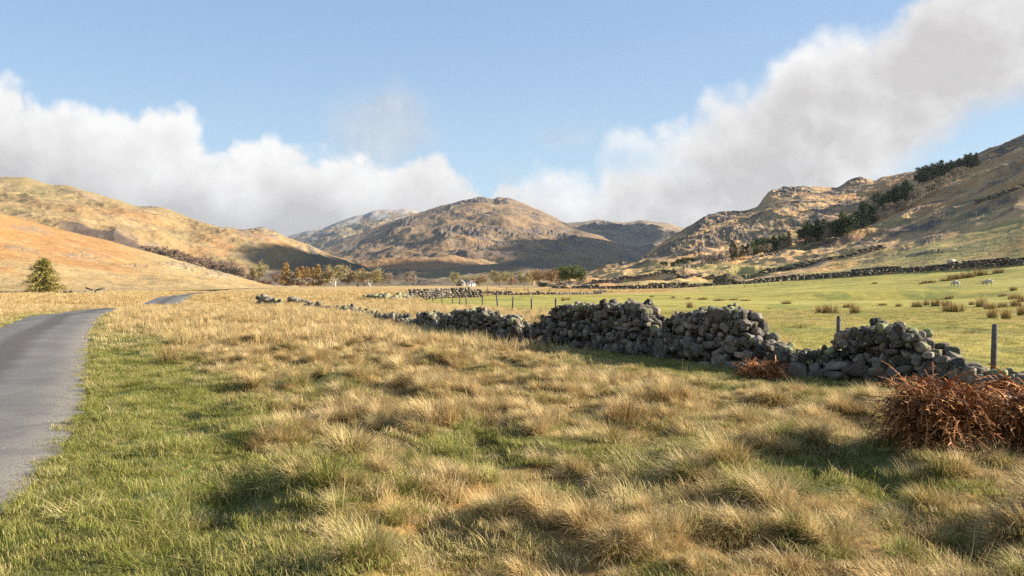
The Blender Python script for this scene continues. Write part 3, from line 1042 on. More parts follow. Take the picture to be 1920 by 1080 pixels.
def _stone(N, b, out):
    tc = N.n('ShaderNodeTexCoord')
    P = tc.outputs['Object']
    a = attr_col(N).outputs['Color']
    sp = N.n('ShaderNodeSeparateColor')
    N.put(sp.inputs[0], a)
    sh, li, rn = sp.outputs
    off = N.n('ShaderNodeCombineXYZ')
    N.put(off.inputs[0], N.m('MULTIPLY', rn, 50))
    PP = N.vm('ADD', P, off.outputs[0])
    n1 = N.noise(PP, 5, 5, 0.65)
    n2 = N.noise(PP, 28, 5, 0.7)
    base = N.ramp(rn, [(0.0, (0.17, 0.14, 0.10)), (0.4, (0.25, 0.215, 0.165)), (0.75, (0.23, 0.205, 0.17)), (1.0, (0.40, 0.31, 0.22))])
    base = N.vm('SCALE', base, s=N.m('ADD', 0.16, N.m('ADD', N.m('MULTIPLY', sh, 0.70), N.m('MULTIPLY', N.m('SUBTRACT', n2, 0.5), 1.1))))
    pale = N.smooth(N.m('ADD', n1, N.m('MULTIPLY', N.m('SUBTRACT', n2, 0.5), 0.5)), 0.58, 0.68)
    base = N.mix(N.m('MULTIPLY', pale, 0.6), base, (0.50, 0.48, 0.40))
    moss = N.smooth(N.m('ADD', N.m('MULTIPLY', li, 0.45), N.m('MULTIPLY', N.noise(PP, 5, 5, 0.7), 0.7)), 0.62, 0.74)
    base = N.mix(N.m('MULTIPLY', moss, 0.75), base, N.mix(n2, (0.20, 0.22, 0.07), (0.30, 0.31, 0.16)))
    N.put(b.inputs['Base Color'], base)
    bump(N, b, N.m('ADD', n1, N.m('MULTIPLY', n2, 0.6)), 0.8, 0.03)


M_stone = mat('lichened_stone', _stone, 0.9)


def wall_stones(plan, hfun, thick, sw, sh, rng, courses_jit=0.3, backface=True, batter=0.12):
    """stones of a dry stone wall. plan: dense polyline (N,2), hfun(i)->height"""
    L = np.concatenate([[0], np.cumsum(np.linalg.norm(np.diff(plan, axis=0), axis=1))])
    tgv = np.gradient(plan, axis=0)
    tgv /= np.linalg.norm(tgv, axis=1, keepdims=True)
    items = []

    def at(s):
        return np.array([np.interp(s, L, plan[:, 0]), np.interp(s, L, plan[:, 1])]), np.array([np.interp(s, L, tgv[:, 0]), np.interp(s, L, tgv[:, 1])])
    for side in ((1, -1) if backface else (1,)):
        z = 0.0
        k = 0
        while z < 2.2:
            big = 1.5 if z < 0.22 else 1.0
            ch = sh * rng.uniform(0.8, 1.25) * big * (1.0 - 0.12 * z)
            s = rng.uniform(0, sw)
            while s < L[-1]:
                w = sw * rng.choice([0.5, 0.7, 0.9, 1.0, 1.2, 1.6]) * rng.uniform(0.85, 1.15) * big
                sc = s + w / 2
                if sc >= L[-1]:
                    break
                h = hfun(sc)
                zj = z + 0.06 * math.sin(sc * 0.9 + 1.3 * k) + rng.normal(0, 0.035)
                hh = ch * rng.choice([0.7, 0.9, 1.0, 1.2, 1.6])
                if zj + ch * 0.75 < h:
                    p, t = at(sc)
                    nrm = np.array([-t[1], t[0]]) * side
                    dep = thick * (0.5 - batter * zj) - sw * 0.32
                    pos = p + nrm * (dep + rng.normal(0, 0.035))
                    g = gz_fast(pos[0], pos[1])
                    items.append((pos[0], pos[1], g + zj + hh / 2 - 0.05, w * 0.56, sw * rng.uniform(0.42, 0.60), hh * 0.62, math.atan2(t[1], t[0]) + rng.normal(0, 0.16), rng.normal(0, 0.17), rng.normal(0, 0.20), rng.random(), rng.random() * (0.75 if zj + ch * 2 > h else 0.6)))
                s += w * rng.uniform(0.86, 1.02)
            z += ch * 0.92
            k += 1
    # hearting and loose cope stones along the top
    s = 0.0
    while s < L[-1]:
        w = sw * rng.uniform(0.6, 1.5)
        sc = s + w / 2
        h = hfun(min(sc, L[-1]))
        p, t = at(min(sc, L[-1]))
        for rep in range(2 if h > 0.3 else 1):
            nrm = np.array([-t[1], t[0]]) * rng.uniform(-0.35, 0.35) * thick
            q = p + nrm
            g = gz_fast(q[0], q[1])
            hh = sh * rng.uniform(0.7, 1.5)
            items.append((q[0], q[1], g + max(h - 0.13, 0.02) + rng.uniform(-0.08, 0.04), w * 0.55, sw * rng.uniform(0.4, 0.7), hh * 0.6, rng.uniform(0, 6.28), rng.normal(0, 0.3), rng.normal(0, 0.3), rng.random() * 0.7 + 0.3, rng.random()))
        # fill
        z = 0.12
        while z < h - 0.2:
            g = gz_fast(p[0], p[1])
            items.append((p[0], p[1], g + z, w * 0.6, thick * 0.30, sh * 0.8, rng.uniform(0, 6), 0, 0, 0.3, 0.3))
            z += sh * 1.2
        s += w * 0.8
    return items


_gc = {}


def gz_fast(x, y):
    k = (round(x * 4), round(y * 4))
    if k not in _gc:
        _gc[k] = gz(k[0] / 4, k[1] / 4)
    return _gc[k]


rng = np.random.default_rng(11)
wplan = resample(WALL, 0.25)
wL = np.concatenate([[0], np.cumsum(np.linalg.norm(np.diff(wplan, axis=0), axis=1))])
# top outline of the broken wall, in photo pixels
TOP = [(2300, 690), (2060, 700), (1920, 688), (1880, 690), (1850, 676), (1825, 683), (1800, 664), (1775, 652), (1752, 640), (1735, 622), (1718, 607), (1700, 598), (1660, 595), (1630, 598), (1600, 605), (1582, 616), (1575, 634), (1560, 638), (1545, 650), (1520, 650),
       (1490, 640), (1460, 636), (1442, 628), (1428, 636), (1424, 608), (1415, 588), (1400, 577), (1375, 570), (1345, 567), (1325, 573), (1300, 578), (1275, 585), (1262, 592), (1258, 612), (1243, 616), (1236, 596), (1225, 575), (1205, 560), (1185, 564), (1150, 562), (1110, 562),
       (1085, 566), (1065, 562), (1050, 570), (1035, 588), (1015, 597), (1003, 610), (995, 618), (985, 612), (975, 594), (960, 585), (945, 583), (930, 590), (915, 575), (890, 573), (860, 578), (840, 588), (832, 602), (826, 590), (808, 578), (793, 584), (782, 600), (770, 597), (745, 589), (720, 588),
       (700, 585), (675, 581), (655, 573), (630, 575), (610, 574), (598, 577), (560, 577)]
tp = np.array(TOP[::-1], float)
s_px = 960 + F * wplan[:, 0] / wplan[:, 1]
s_h = H - (np.interp(s_px, tp[:, 0], tp[:, 1]) - HY) / F * wplan[:, 1] - ground_base(wplan[:, 0], wplan[:, 1])
s_h = np.where(wplan[:, 1] < 12.5, 0.5, s_h)


def wh(s):
    return float(np.interp(s, wL, s_h)) + 0.03 * math.sin(s * 5.1)


cut = [i for i in range(len(wplan)) if wplan[i, 1] < 24]
items = wall_stones(wplan, wh, 0.80, 0.20, 0.145, rng)
near_i = [i for i in items if i[1] < 24]
far_i = [i for i in items if i[1] >= 24]
# the stone mesh of the wall: finer stones at the near end
me1 = place_stones(near_i, 2, 'dry_stone_wall', M_stone)
me2 = place_stones(far_i, 1, 'dry_stone_wall_b', M_stone)
bm = bmesh.new()
bm.from_mesh(me1)
bm.from_mesh(me2)
bm.to_mesh(me1)
bm.free()
bpy.data.meshes.remove(me2)
o = obj('dry_stone_wall', me1)
tag(o, 'long broken dry stone wall of dark lichened stones crossing the meadow beside the green field', 'wall')


def heap(name, label, cat, pts, n, w, h, sw, seed, hi=1, group=None):
    """a low spread of tumbled stones along pts (ground xy)"""
    rg = np.random.default_rng(seed)
    pl = np.array(pts, float)
    Lh = np.concatenate([[0], np.cumsum(np.linalg.norm(np.diff(pl, axis=0), axis=1))])
    it = []
    for k in range(n):
        s = rg.uniform(0, Lh[-1])
        x = np.interp(s, Lh, pl[:, 0]) + rg.normal(0, w * 0.4)
        y = np.interp(s, Lh, pl[:, 1]) + rg.normal(0, w * 0.4)
        hs = h * (0.45 + 0.55 * abs(math.sin(s * 1.3 + seed)))
        z = gz_fast(x, y) + rg.uniform(-0.05, 1) * hs * 0.85
        q = sw * rg.uniform(0.6, 1.4)
        it.append((x, y, z, q * 0.6, q * 0.5, q * 0.42, rg.uniform(0, 6.28), rg.normal(0, 0.3), rg.normal(0, 0.3), rg.random() * 0.6 + 0.4, rg.random()))
    o = obj(name, place_stones(it, hi, name, M_stone))
    return tag(o, label, cat, group)


def gp(px, py):
    x, y, z = on_ground(px, py)
    return (x, y)


heap('stone_heap', 'heap of pale tumbled stones at the far left end of the broken wall', 'stones', [gp(487, 574), gp(525, 575)], 70, 0.5, 0.95, 0.5, 1)
heap('stone_heap', 'low stone heap in straw grass between the leftmost heap and the long wall', 'stones', [gp(545, 573), gp(572, 573)], 55, 0.6, 0.85, 0.5, 2)
heap('stone_heap', 'short dark heap of stones just left of where the long wall begins', 'stones', [gp(578, 580), gp(596, 581)], 35, 0.4, 0.6, 0.4, 3)
heap('stone_heap', 'long low scatter of grey stones in straw grass left of the corner wall', 'stones', [gp(690, 563), gp(735, 564), gp(765, 562)], 110, 0.8, 0.75, 0.55, 4)


def field_wall(name, label, P, h, thick, sw, sh, hill=None, seed=0, gaps=()):
    """stone wall far off, P in photo pixels at its base; one mesh of coursed stones"""
    rg = np.random.default_rng(seed)
    q = []
    for (px, py) in P:
        q.append(on_hill(hill, px, py) if hill else on_ground(px, py))
    q = np.array(q)
    L_ = np.concatenate([[0], np.cumsum(np.linalg.norm(np.diff(q[:, :2], axis=0), axis=1))])
    it = []
    nc = max(3, int(h / sh))
    for c in range(nc):
        s = 0.0
        while s < L_[-1]:
            w = sw * rg.uniform(0.7, 1.5)
            x, y, z = [np.interp(s, L_, q[:, k]) for k in range(3)]
            if hill:
                z = hill_z(hill, x, y)
            else:
                z = gz_fast(x, y)
            k = min(len(q) - 2, np.searchsorted(L_, s, 'right') - 1)
            t = q[k + 1] - q[k]
            hh = h * (0.86 + 0.14 * math.sin(s * 0.21 + seed) + 0.06 * math.sin(s * 0.9))
            if (c + 0.5) / nc * h < hh:
                it.append((x, y, z - 0.2 + (c + 0.6) * h / nc, w * 0.62, thick * 0.5, h / nc * 0.72, math.atan2(t[1], t[0]) + rg.normal(0, 0.1), rg.normal(0, 0.1), rg.normal(0, 0.1), rg.random(), rg.random() * 0.5))
            s += w
    o = obj(name, place_stones(it, 0, name, M_stone))
    return tag(o, label, 'wall')


def hill_z(name, x, y):
    pxs, X, Y, Z = HILLS[name]
    i = int(np.clip(np.searchsorted(pxs, 960 + F * x / y), 0, len(pxs) - 1))
    return float(np.interp(y, Y[i], Z[i]))


def top_z(x, y):
    a = gz(x, y)
    b = hill_z('hillside', x, y)
    return max(a, b)


field_wall('corner_wall', 'grey ruined wall behind wire fence posts at the far left corner of the green field', [(770, 562), (800, 561), (840, 559), (905, 557)], 1.35, 0.7, 0.42, 0.22, None, 1)
field_wall('ruined_wall', 'pale tumbled wall along the far straw edge of the green field', [(905, 553), (960, 553), (1040, 552.5), (1135, 551)], 0.75, 0.7, 0.5, 0.22, None, 2)
field_wall('boundary_wall', 'long dark dry stone wall climbing along the far edge of the green field', [(1040, 546), (1100, 545), (1200, 542.5), (1300, 540), (1400, 535), (1500, 526), (1560, 521), (1640, 516), (1700, 513), (1800, 506), (1920, 498), (2100, 485)], 1.75, 0.8, 1.0, 0.42, 'hillside', 3)
field_wall('hill_wall', 'thin wall bending down from the small pines to the dark mound', [(1060, 536), (1110, 530), (1180, 522), (1240, 514), (1262, 513), (1290, 521), (1345, 525)], 1.5, 0.8, 1.4, 0.5, 'hillside', 4)
field_wall('hill_wall', 'wall running uphill right of the dark mound between straw and green slopes', [(1395, 521), (1424, 517), (1440, 513), (1490, 505), (1520, 498), (1580, 484), (1660, 466)], 1.5, 0.8, 1.4, 0.5, 'hillside', 5)
field_wall('hill_wall', 'wall running along the foot of the hillside conifer belt', [(1262, 511), (1300, 503), (1370, 490), (1440, 479), (1520, 466), (1570, 452)], 1.3, 0.8, 1.4, 0.5, 'hillside', 6)
field_wall('hill_wall', 'dark wall crossing the brown bracken high on the right hillside', [(1830, 385), (1860, 375), (1920, 352), (1990, 325)], 1.6, 0.8, 1.4, 0.5, 'hillside', 7)

# boulders round the wall
def boulder(label, px, py, size, seed, shade=0.8, lich=0.3, sink=0.25, flat=0.75):
    rg = np.random.default_rng(seed)
    x, y, z = on_ground(px, py)
    it = [(0, 0, size * flat * 0.5 - sink * size, size * 0.62, size * 0.5, size * flat * 0.55, rg.uniform(0, 6), 0.1, 0.1, shade, lich)]
    o = obj('boulder', place_stones(it, 2, 'boulder', M_stone), loc=(x, y, z))
    return tag(o, label, 'boulder')


boulder('large flat grey boulder leaning at the foot of the second broken wall stretch', 1352, 690, 0.42, 4, 0.5, 0.5, 0.05, 0.8)
boulder('rounded pale boulder in the low gap left of the tallest wall stretch', 982, 634, 0.62, 5, 1.2, 0.2, 0.1, 0.75)
boulder('wide mossy boulder at the low right end of the wall', 1846, 737, 0.6, 7, 0.5, 1.0, 0.05, 0.6)

# ------------------------------------------------------------------ grass
def blades(n, rng, base_r, h, tilt, curl, width, lean=(0, 0), fan=0.7, seg=3, flat=0.0):
    """n curved ribbon blades rising from a disc"""
    a = rng.uniform(0, 2 * np.pi, n)
    rr = base_r * np.sqrt(rng.uniform(0, 1, n))
    bx, by = rr * np.cos(a), rr * np.sin(a)
    az = a + rng.normal(0, fan, n)
    L = rng.uniform(h[0], h[1], n)
    th = tilt[0] + (tilt[1] - tilt[0]) * rng.uniform(0, 1, n) * (0.35 + 0.65 * rr / (base_r + 1e-6))
    dth = rng.uniform(curl[0], curl[1], n)
    w = width * rng.uniform(0.6, 1.3, n)
    x, y, z = bx.copy(), by.copy(), np.zeros(n) - 0.02
    sx, sy = -np.sin(az), np.cos(az)
    rows = []
    for k in range(seg + 1):
        t = k / seg
        ww = w * (1 - t) ** 0.7 * 0.5 if k < seg else 0 * w
        rows.append((x - sx * ww, y - sy * ww, z.copy(), x + sx * ww, y + sy * ww, z.copy()))
        tt = th + dth * t
        ds = L / seg
        x = x + (np.sin(tt) * np.cos(az) + lean[0] * (t + 0.2)) * ds
        y = y + (np.sin(tt) * np.sin(az) + lean[1] * (t + 0.2)) * ds
        z = np.maximum(z + np.cos(tt) * ds, 0.005 + 0.01 * k)
    V, Q, T, A = [], [], [], []
    per = 2 * seg + 1
    V = np.zeros((n, per, 3))
    At = np.zeros((n, per, 3))
    rnd = rng.uniform(0, 1, n)
    for k in range(seg):
        r = rows[k]
        V[:, 2 * k] = np.stack(r[:3], 1)
        V[:, 2 * k + 1] = np.stack(r[3:], 1)
    V[:, 2 * seg] = np.stack(rows[seg][:3], 1)
    for k in range(per):
        At[:, k, 0] = rnd
        At[:, k, 1] = min(1, (k // 2) / seg)
    o = np.arange(n)[:, None] * per
    q = np.concatenate([o + np.array([[2 * k, 2 * k + 1, 2 * k + 3, 2 * k + 2]]) for k in range(seg - 1)]) if seg > 1 else np.zeros((0, 4), int)
    t = o + np.array([[2 * seg - 2, 2 * seg - 1, 2 * seg]])
    return V.reshape(-1, 3), q, t, At.reshape(-1, 3)


def _grass(N, b, out):
    a = attr_col(N, 'blade').outputs['Color']
    sp = N.n('ShaderNodeSeparateColor')
    N.put(sp.inputs[0], a)
    rn, t, sp2 = sp.outputs
    ti = N.n('ShaderNodeAttribute', attribute_type='INSTANCER', attribute_name='tint').outputs['Fac']
    va = N.n('ShaderNodeAttribute', attribute_type='INSTANCER', attribute_name='vary').outputs['Fac']
    straw = N.ramp(N.m('ADD', N.m('MULTIPLY', rn, 0.6), N.m('MULTIPLY', va, 0.4)),
                   [(0.0, (0.30, 0.195, 0.075)), (0.25, (0.52, 0.355, 0.14)), (0.6, (0.71, 0.525, 0.245)), (1.0, (0.84, 0.69, 0.42))])
    green = N.ramp(N.m('ADD', N.m('MULTIPLY', rn, 0.5), N.m('MULTIPLY', va, 0.5)),
                   [(0.0, (0.14, 0.17, 0.03)), (0.4, (0.25, 0.265, 0.05)), (0.75, (0.39, 0.36, 0.095)), (1.0, (0.56, 0.46, 0.20))])
    # blades are green at the foot, bleached at the tip
    g = N.m('ADD', ti, N.m('MULTIPLY', N.m('SUBTRACT', N.m('SUBTRACT', 1.0, t), 0.55), 0.5))
    g = N.m('ADD', g, N.m('MULTIPLY', N.m('SUBTRACT', rn, 0.5), -0.5))
    c = N.vm('SCALE', N.mix(N.smooth(g, 0.15, 0.85), straw, green), s=ALB * 0.98)
    N.put(b.inputs['Base Color'], c)
    b.inputs['Roughness'].default_value = 0.7
    tr = N.n('ShaderNodeBsdfTranslucent')
    N.put(tr.inputs['Color'], c)
    mx = N.n('ShaderNodeMixShader')
    mx.inputs[0].default_value = 0.30
    N.t.links.new(b.outputs[0], mx.inputs[1])
    N.t.links.new(tr.outputs[0], mx.inputs[2])
    N.t.links.new(mx.outputs[0], out.inputs[0])


M_grass = mat('grass_blade', _grass)


def tuft_collection(name, specs, seed):
    c = bpy.data.collections.new(name)
    rng = np.random.default_rng(seed)
    for i, parts in enumerate(specs):
        mb = MB()
        for kw in parts:
            v, q, t, A = blades(rng=rng, **kw)
            mb.add(v, q, t, blade=A)
        o = bpy.data.objects.new('%s_%02d' % (name, i), mb.mesh(name, M_grass))
        c.objects.link(o)
    return c


def scatter(name, pts, yaw, tilt, scl, idx, tint, vary, coll, label=None):
    n = len(pts)
    me = bpy.data.meshes.new(name)
    me.vertices.add(n)
    me.vertices.foreach_set('co', np.asarray(pts, np.float32).ravel())
    rot = np.zeros((n, 3), np.float32)
    rot[:, 0] = tilt[:, 0]
    rot[:, 1] = tilt[:, 1]
    rot[:, 2] = yaw
    me.attributes.new('rot', 'FLOAT_VECTOR', 'POINT').data.foreach_set('vector', rot.ravel())
    sc = np.asarray(scl, np.float32)
    if sc.ndim == 1:
        sc = np.repeat(sc[:, None], 3, 1)
    me.attributes.new('scl', 'FLOAT_VECTOR', 'POINT').data.foreach_set('vector', np.ascontiguousarray(sc).ravel())
    me.attributes.new('idx', 'INT', 'POINT').data.foreach_set('value', np.asarray(idx, np.int32))
    me.attributes.new('tint', 'FLOAT', 'POINT').data.foreach_set('value', np.asarray(tint, np.float32))
    me.attributes.new('vary', 'FLOAT', 'POINT').data.foreach_set('value', np.asarray(vary, np.float32))
    me.update()
    o = obj(name, me)
    g = bpy.data.node_groups.new(name, 'GeometryNodeTree')
    g.interface.new_socket('Geometry', in_out='INPUT', socket_type='NodeSocketGeometry')
    g.interface.new_socket('Geometry', in_out='OUTPUT', socket_type='NodeSocketGeometry')
    nn, lk = g.nodes, g.links
    gi, go = nn.new('NodeGroupInput'), nn.new('NodeGroupOutput')
    ci = nn.new('GeometryNodeCollectionInfo')
    ci.inputs['Collection'].default_value = coll
    ci.inputs['Separate Children'].default_value = True
    ci.inputs['Reset Children'].default_value = True
    ip = nn.new('GeometryNodeInstanceOnPoints')
    ip.inputs['Pick Instance'].default_value = True

    def na(nm, ty):
        k = nn.new('GeometryNodeInputNamedAttribute')
        k.data_type = ty
        k.inputs['Name'].default_value = nm
        return k.outputs['Attribute']
    e2r = nn.new('FunctionNodeEulerToRotation')
    lk.new(na('rot', 'FLOAT_VECTOR'), e2r.inputs[0])
    lk.new(gi.outputs[0], ip.inputs['Points'])
    lk.new(ci.outputs[0], ip.inputs['Instance'])
    lk.new(na('idx', 'INT'), ip.inputs['Instance Index'])
    lk.new(e2r.outputs[0], ip.inputs['Rotation'])
    lk.new(na('scl', 'FLOAT_VECTOR'), ip.inputs['Scale'])
    lk.new(ip.outputs[0], go.inputs[0])
    md = o.modifiers.new('scatter', 'NODES')
    md.node_group = g
    tag(o, label, 'grass', None, 'stuff')
    return o


LEAN = (-0.22, 0.02)
TUSS = tuft_collection('tussock', [
    # 0-2 dense drooping tussocks
    [dict(n=300, base_r=0.11, h=(0.22, 0.44), tilt=(0.0, 0.9), curl=(0.7, 2.0), width=0.0080, lean=LEAN, fan=0.9), dict(n=90, base_r=0.13, h=(0.12, 0.25), tilt=(0.1, 1.0), curl=(0.2, 0.8), width=0.008), dict(n=40, base_r=0.2, h=(0.2, 0.4), tilt=(0.9, 1.5), curl=(-0.3, 0.6), width=0.007, fan=3.0)],
    [dict(n=280, base_r=0.13, h=(0.20, 0.40), tilt=(0.0, 1.1), curl=(0.6, 2.2), width=0.0080, lean=LEAN, fan=1.0), dict(n=90, base_r=0.15, h=(0.10, 0.22), tilt=(0.1, 1.1), curl=(0.2, 0.8), width=0.008), dict(n=40, base_r=0.2, h=(0.2, 0.4), tilt=(0.8, 1.5), curl=(-0.3, 0.6), width=0.007, fan=3.0)],
    [dict(n=320, base_r=0.15, h=(0.18, 0.36), tilt=(0.0, 1.3), curl=(0.9, 2.5), width=0.0075, lean=LEAN, fan=1.0), dict(n=80, base_r=0.15, h=(0.10, 0.2), tilt=(0.1, 1.1), curl=(0.2, 0.8), width=0.008)],
    # 3-4 loose straw with tangled leaning blades
    [dict(n=150, base_r=0.20, h=(0.18, 0.40), tilt=(0.2, 1.1), curl=(0.1, 1.5), width=0.0075, lean=(-0.35, 0.05), fan=1.6), dict(n=12, base_r=0.15, h=(0.4, 0.65), tilt=(0.1, 0.8), curl=(0.2, 1.2), width=0.005, lean=LEAN)],
    [dict(n=170, base_r=0.24, h=(0.14, 0.34), tilt=(0.3, 1.3), curl=(0.2, 1.6), width=0.0075, lean=(-0.25, -0.1), fan=2.0), dict(n=9, base_r=0.15, h=(0.35, 0.6), tilt=(0.0, 0.9), curl=(0.1, 1.2), width=0.005, lean=LEAN)],
    # 5-6 short turf
    [dict(n=280, base_r=0.27, h=(0.03, 0.095), tilt=(0.0, 1.3), curl=(0.2, 1.6), width=0.0052, fan=3.0)],
    [dict(n=260, base_r=0.27, h=(0.03, 0.085), tilt=(0.0, 1.3), curl=(0.2, 1.6), width=0.0052, fan=3.0), dict(n=34, base_r=0.24, h=(0.10, 0.22), tilt=(0.6, 1.4), curl=(0.2, 1.2), width=0.006, fan=3.0)],
    # 7 flattened matted straw
    [dict(n=200, base_r=0.26, h=(0.15, 0.34), tilt=(0.9, 1.55), curl=(-0.1, 0.7), width=0.0075, fan=1.8, lean=(-0.2, -0.1))],
    # 8 sparse long stalks
    [dict(n=9, base_r=0.16, h=(0.45, 0.85), tilt=(0.05, 0.8), curl=(0.0, 1.3), width=0.0055, fan=1.5)],
], 41)
FAR = tuft_collection('far_tuft', [
    [dict(n=110, base_r=0.30, h=(0.22, 0.46), tilt=(0.0, 0.9), curl=(0.2, 1.3), width=0.013, lean=LEAN)],
    [dict(n=110, base_r=0.36, h=(0.16, 0.36), tilt=(0.0, 1.0), curl=(0.3, 1.4), width=0.013, lean=LEAN)],
    [dict(n=120, base_r=0.40, h=(0.06, 0.14), tilt=(0.0, 1.0), curl=(0.2, 1.2), width=0.012, fan=3.0)],
    [dict(n=80, base_r=0.7, h=(0.25, 0.5), tilt=(0.0, 0.8), curl=(0.2, 1.2), width=0.035, lean=LEAN)],
    [dict(n=70, base_r=0.9, h=(0.08, 0.16), tilt=(0.0, 0.9), curl=(0.2, 1.2), width=0.035, fan=3.0)],
], 42)


def polar_points(rng, d0, d1, dens, smax=0.80):
    area = smax * (d1 * d1 - d0 * d0)
    n = int(area * dens)
    d = np.sqrt(rng.uniform(d0 * d0, d1 * d1, n))
    s = rng.uniform(-smax, smax, n)
    return s * d, d


def build_grass():
    rng = np.random.default_rng(77)

    def finish(name, x, y, idx, scl, tint, coll, label, tl=0.18):
        z = ground(x, y)
        n = len(x)
        yaw = rng.uniform(-0.7, 0.7, n) + np.where(rng.random(n) < 0.45, rng.uniform(0, 6.28, n), 0)
        tilt = rng.normal(0, tl, (n, 2))
        scatter(name, np.stack([x, y, z], 1), yaw, tilt, scl, idx, np.clip(tint, 0, 1), rng.uniform(0, 1, n), coll, label)

    def masks(x, y):
        rd = road_dist(x, y) - ROAD_W / 2
        fs = poly_sd(x, y, FIELD)
        wd, _ = seg_dist(x, y, WALL)
        return rd, fs, wd
    # --- near meadow, individual tussocks 3..24 m
    x, y = polar_points(rng, 2.6, 25, 17)
    rd, fs, wd = masks(x, y)
    g = meadow_green(x, y)
    ok = (rd > 0.12) & (fs < 0.2) & (wd > 0.42)
    x, y, rd, fs, wd, g = [a[ok] for a in (x, y, rd, fs, wd, g)]
    n = len(x)
    u = rng.random(n)
    clump = fbm(x / 0.75, y / 0.75, 2, 91) + 0.9 * fbm(x / 1.5, y / 1.5, 3, 11, 0.55)
    verge = (rd < 2.0)
    short = (g > 0.62) | (verge & (g > 0.35)) | (clump < -0.45) | (wd < 3.0) | ((wd < 4.2) & (u > 0.3))
    idx = np.where(short, np.where(u < 0.5, 5, 6), np.where(clump > -0.08, np.where(u < 0.36, 0, np.where(u < 0.66, 1, 2)), np.where(u < 0.30, 3, np.where(u < 0.62, 4, 7))))
    u2 = rng.random(n)
    idx = np.where(~short & (u2 < 0.04), 8, idx)
    idx = np.where(short & (u2 < 0.03), 4, idx)
    idx = np.where(short & (u2 > 0.90), 7, idx)
    scl = rng.uniform(0.45, 1.0, n) * (1 + 0.25 * np.clip(fbm(x / 1.7, y / 1.7, 2, 93), -1, 1)) * np.where(short, 1.0, 0.92)
    scl = scl * np.where(idx == 8, rng.uniform(0.6, 1.0, n), 1)
    scl = scl * np.where(wd < 4.2, 0.8, 1) * np.where(short, 1, 0.62 + 0.56 * ss(clump, -0.45, 0.65))
    tint = np.where(short, 0.50 + 0.5 * (g - 0.4), 0.62 * g + 0.06 + 0.12 * ss(-np.hypot(x, y), -16, -6) + 0.16 * ss(x, 0.5, 3.5) * ss(-y, -11, -7)) + rng.normal(0, 0.20, n)
    finish('tussock_grass', x, y, idx, scl, tint, TUSS, 'straw coloured tussock grass with green patches covering the foreground meadow')
    # --- carpet of turf under it
    x, y = polar_points(rng, 2.6, 22, 22)
    rd, fs, wd = masks(x, y)
    g = meadow_green(x, y)
    ok = (rd > -0.05 - 0.1 * rng.random(len(x))) & (fs < 0.4) & (wd > 0.40)
    x, y, g, rd = x[ok], y[ok], g[ok], rd[ok]
    n = len(x)
    idx = rng.integers(5, 7, n)
    finish('short_turf', x, y, idx, rng.uniform(0.6, 1.2, n) * np.where(rd < 0.3, 0.7, 1), 0.35 + 0.5 * g + rng.normal(0, 0.15, n), TUSS, 'short green turf on the road verge and between the tussocks')
    # --- middle distance 22..75 m
    x, y = polar_points(rng, 23, 80, 6.5)
    rd, fs, wd = masks(x, y)
    g = meadow_green(x, y)
    ok = (rd > 0.25) & (fs < 0.2) & (wd > 0.45)
    x, y, g, rd, wd = x[ok], y[ok], g[ok], rd[ok], wd[ok]
    n = len(x)
    u = rng.random(n)
    idx = np.where(g > 0.6, 2, np.where(u < 0.5, 0, 1))
    scl = rng.uniform(0.6, 1.2, n) * (1 + 0.3 * fbm(x / 3, y / 3, 2, 95))
    finish('straw_grass', x, y, idx, scl, 0.55 * g + rng.normal(0.02, 0.12, n), FAR, 'tall bleached straw grass between the road and the stone wall')
    # --- far meadow 75..170 m
    x, y = polar_points(rng, 78, 190, 1.1)
    rd, fs, wd = masks(x, y)
    ok = (rd > 0.6) & (fs < 0.5)
    x, y = x[ok], y[ok]
    n = len(x)
    finish('far_straw', x, y, np.full(n, 3), rng.uniform(0.5, 1.05, n), rng.normal(0.02 + 0.25 * ss(fbm(x / 14, y / 14, 3, 97), 0.1, 0.4), 0.10, n), FAR, 'pale straw grass on the far side of the meadow')
    # --- grazed field
    x, y = polar_points(rng, 12, 62, 5.0)
    fs = poly_sd(x, y, FIELD)
    wd, _ = seg_dist(x, y, WALL)
    ok = (fs > -0.2) & (wd > 0.5)
    x, y = x[ok], y[ok]
    n = len(x)
    tint = 0.58 + 0.35 * fbm(x / 5, y / 5, 3, 99) + rng.normal(0, 0.12, n)
    finish('pasture_grass', x, y, np.full(n, 2), rng.uniform(0.35, 0.85, n), tint, FAR, 'short grazed green grass of the field behind the wall')


build_grass()

# ------------------------------------------------------------------ rushes and bracken
def _rush(N, b, out):
    a = attr_col(N, 'blade').outputs['Color']
    sp = N.n('ShaderNodeSeparateColor')
    N.put(sp.inputs[0], a)
    rn, t, _ = sp.outputs
    tip = N.ramp(rn, [(0.0, (0.18, 0.10, 0.04)), (0.5, (0.34, 0.21, 0.085)), (1.0, (0.50, 0.34, 0.15))])
    low = N.ramp(rn, [(0.0, (0.07, 0.07, 0.02)), (1.0, (0.17, 0.15, 0.045))])
    N.put(b.inputs['Base Color'], N.mix(N.smooth(t, 0.1, 0.7), low, tip))


M_rush = mat('rush_stem', _rush, 0.75)


def rush_mesh(seed, n, spread, width, curl=(0.0, 0.4), tilt=0.5):
    rg = np.random.default_rng(seed)
    v, q, t, A = blades(n, rg, spread, (0.55, 1.0), (0.0, tilt), curl, width, lean=(-0.06, 0), fan=0.8)
    mb = MB()
    mb.add(v, q, t, blade=A)
    return mb.mesh('rush_clump', M_rush)


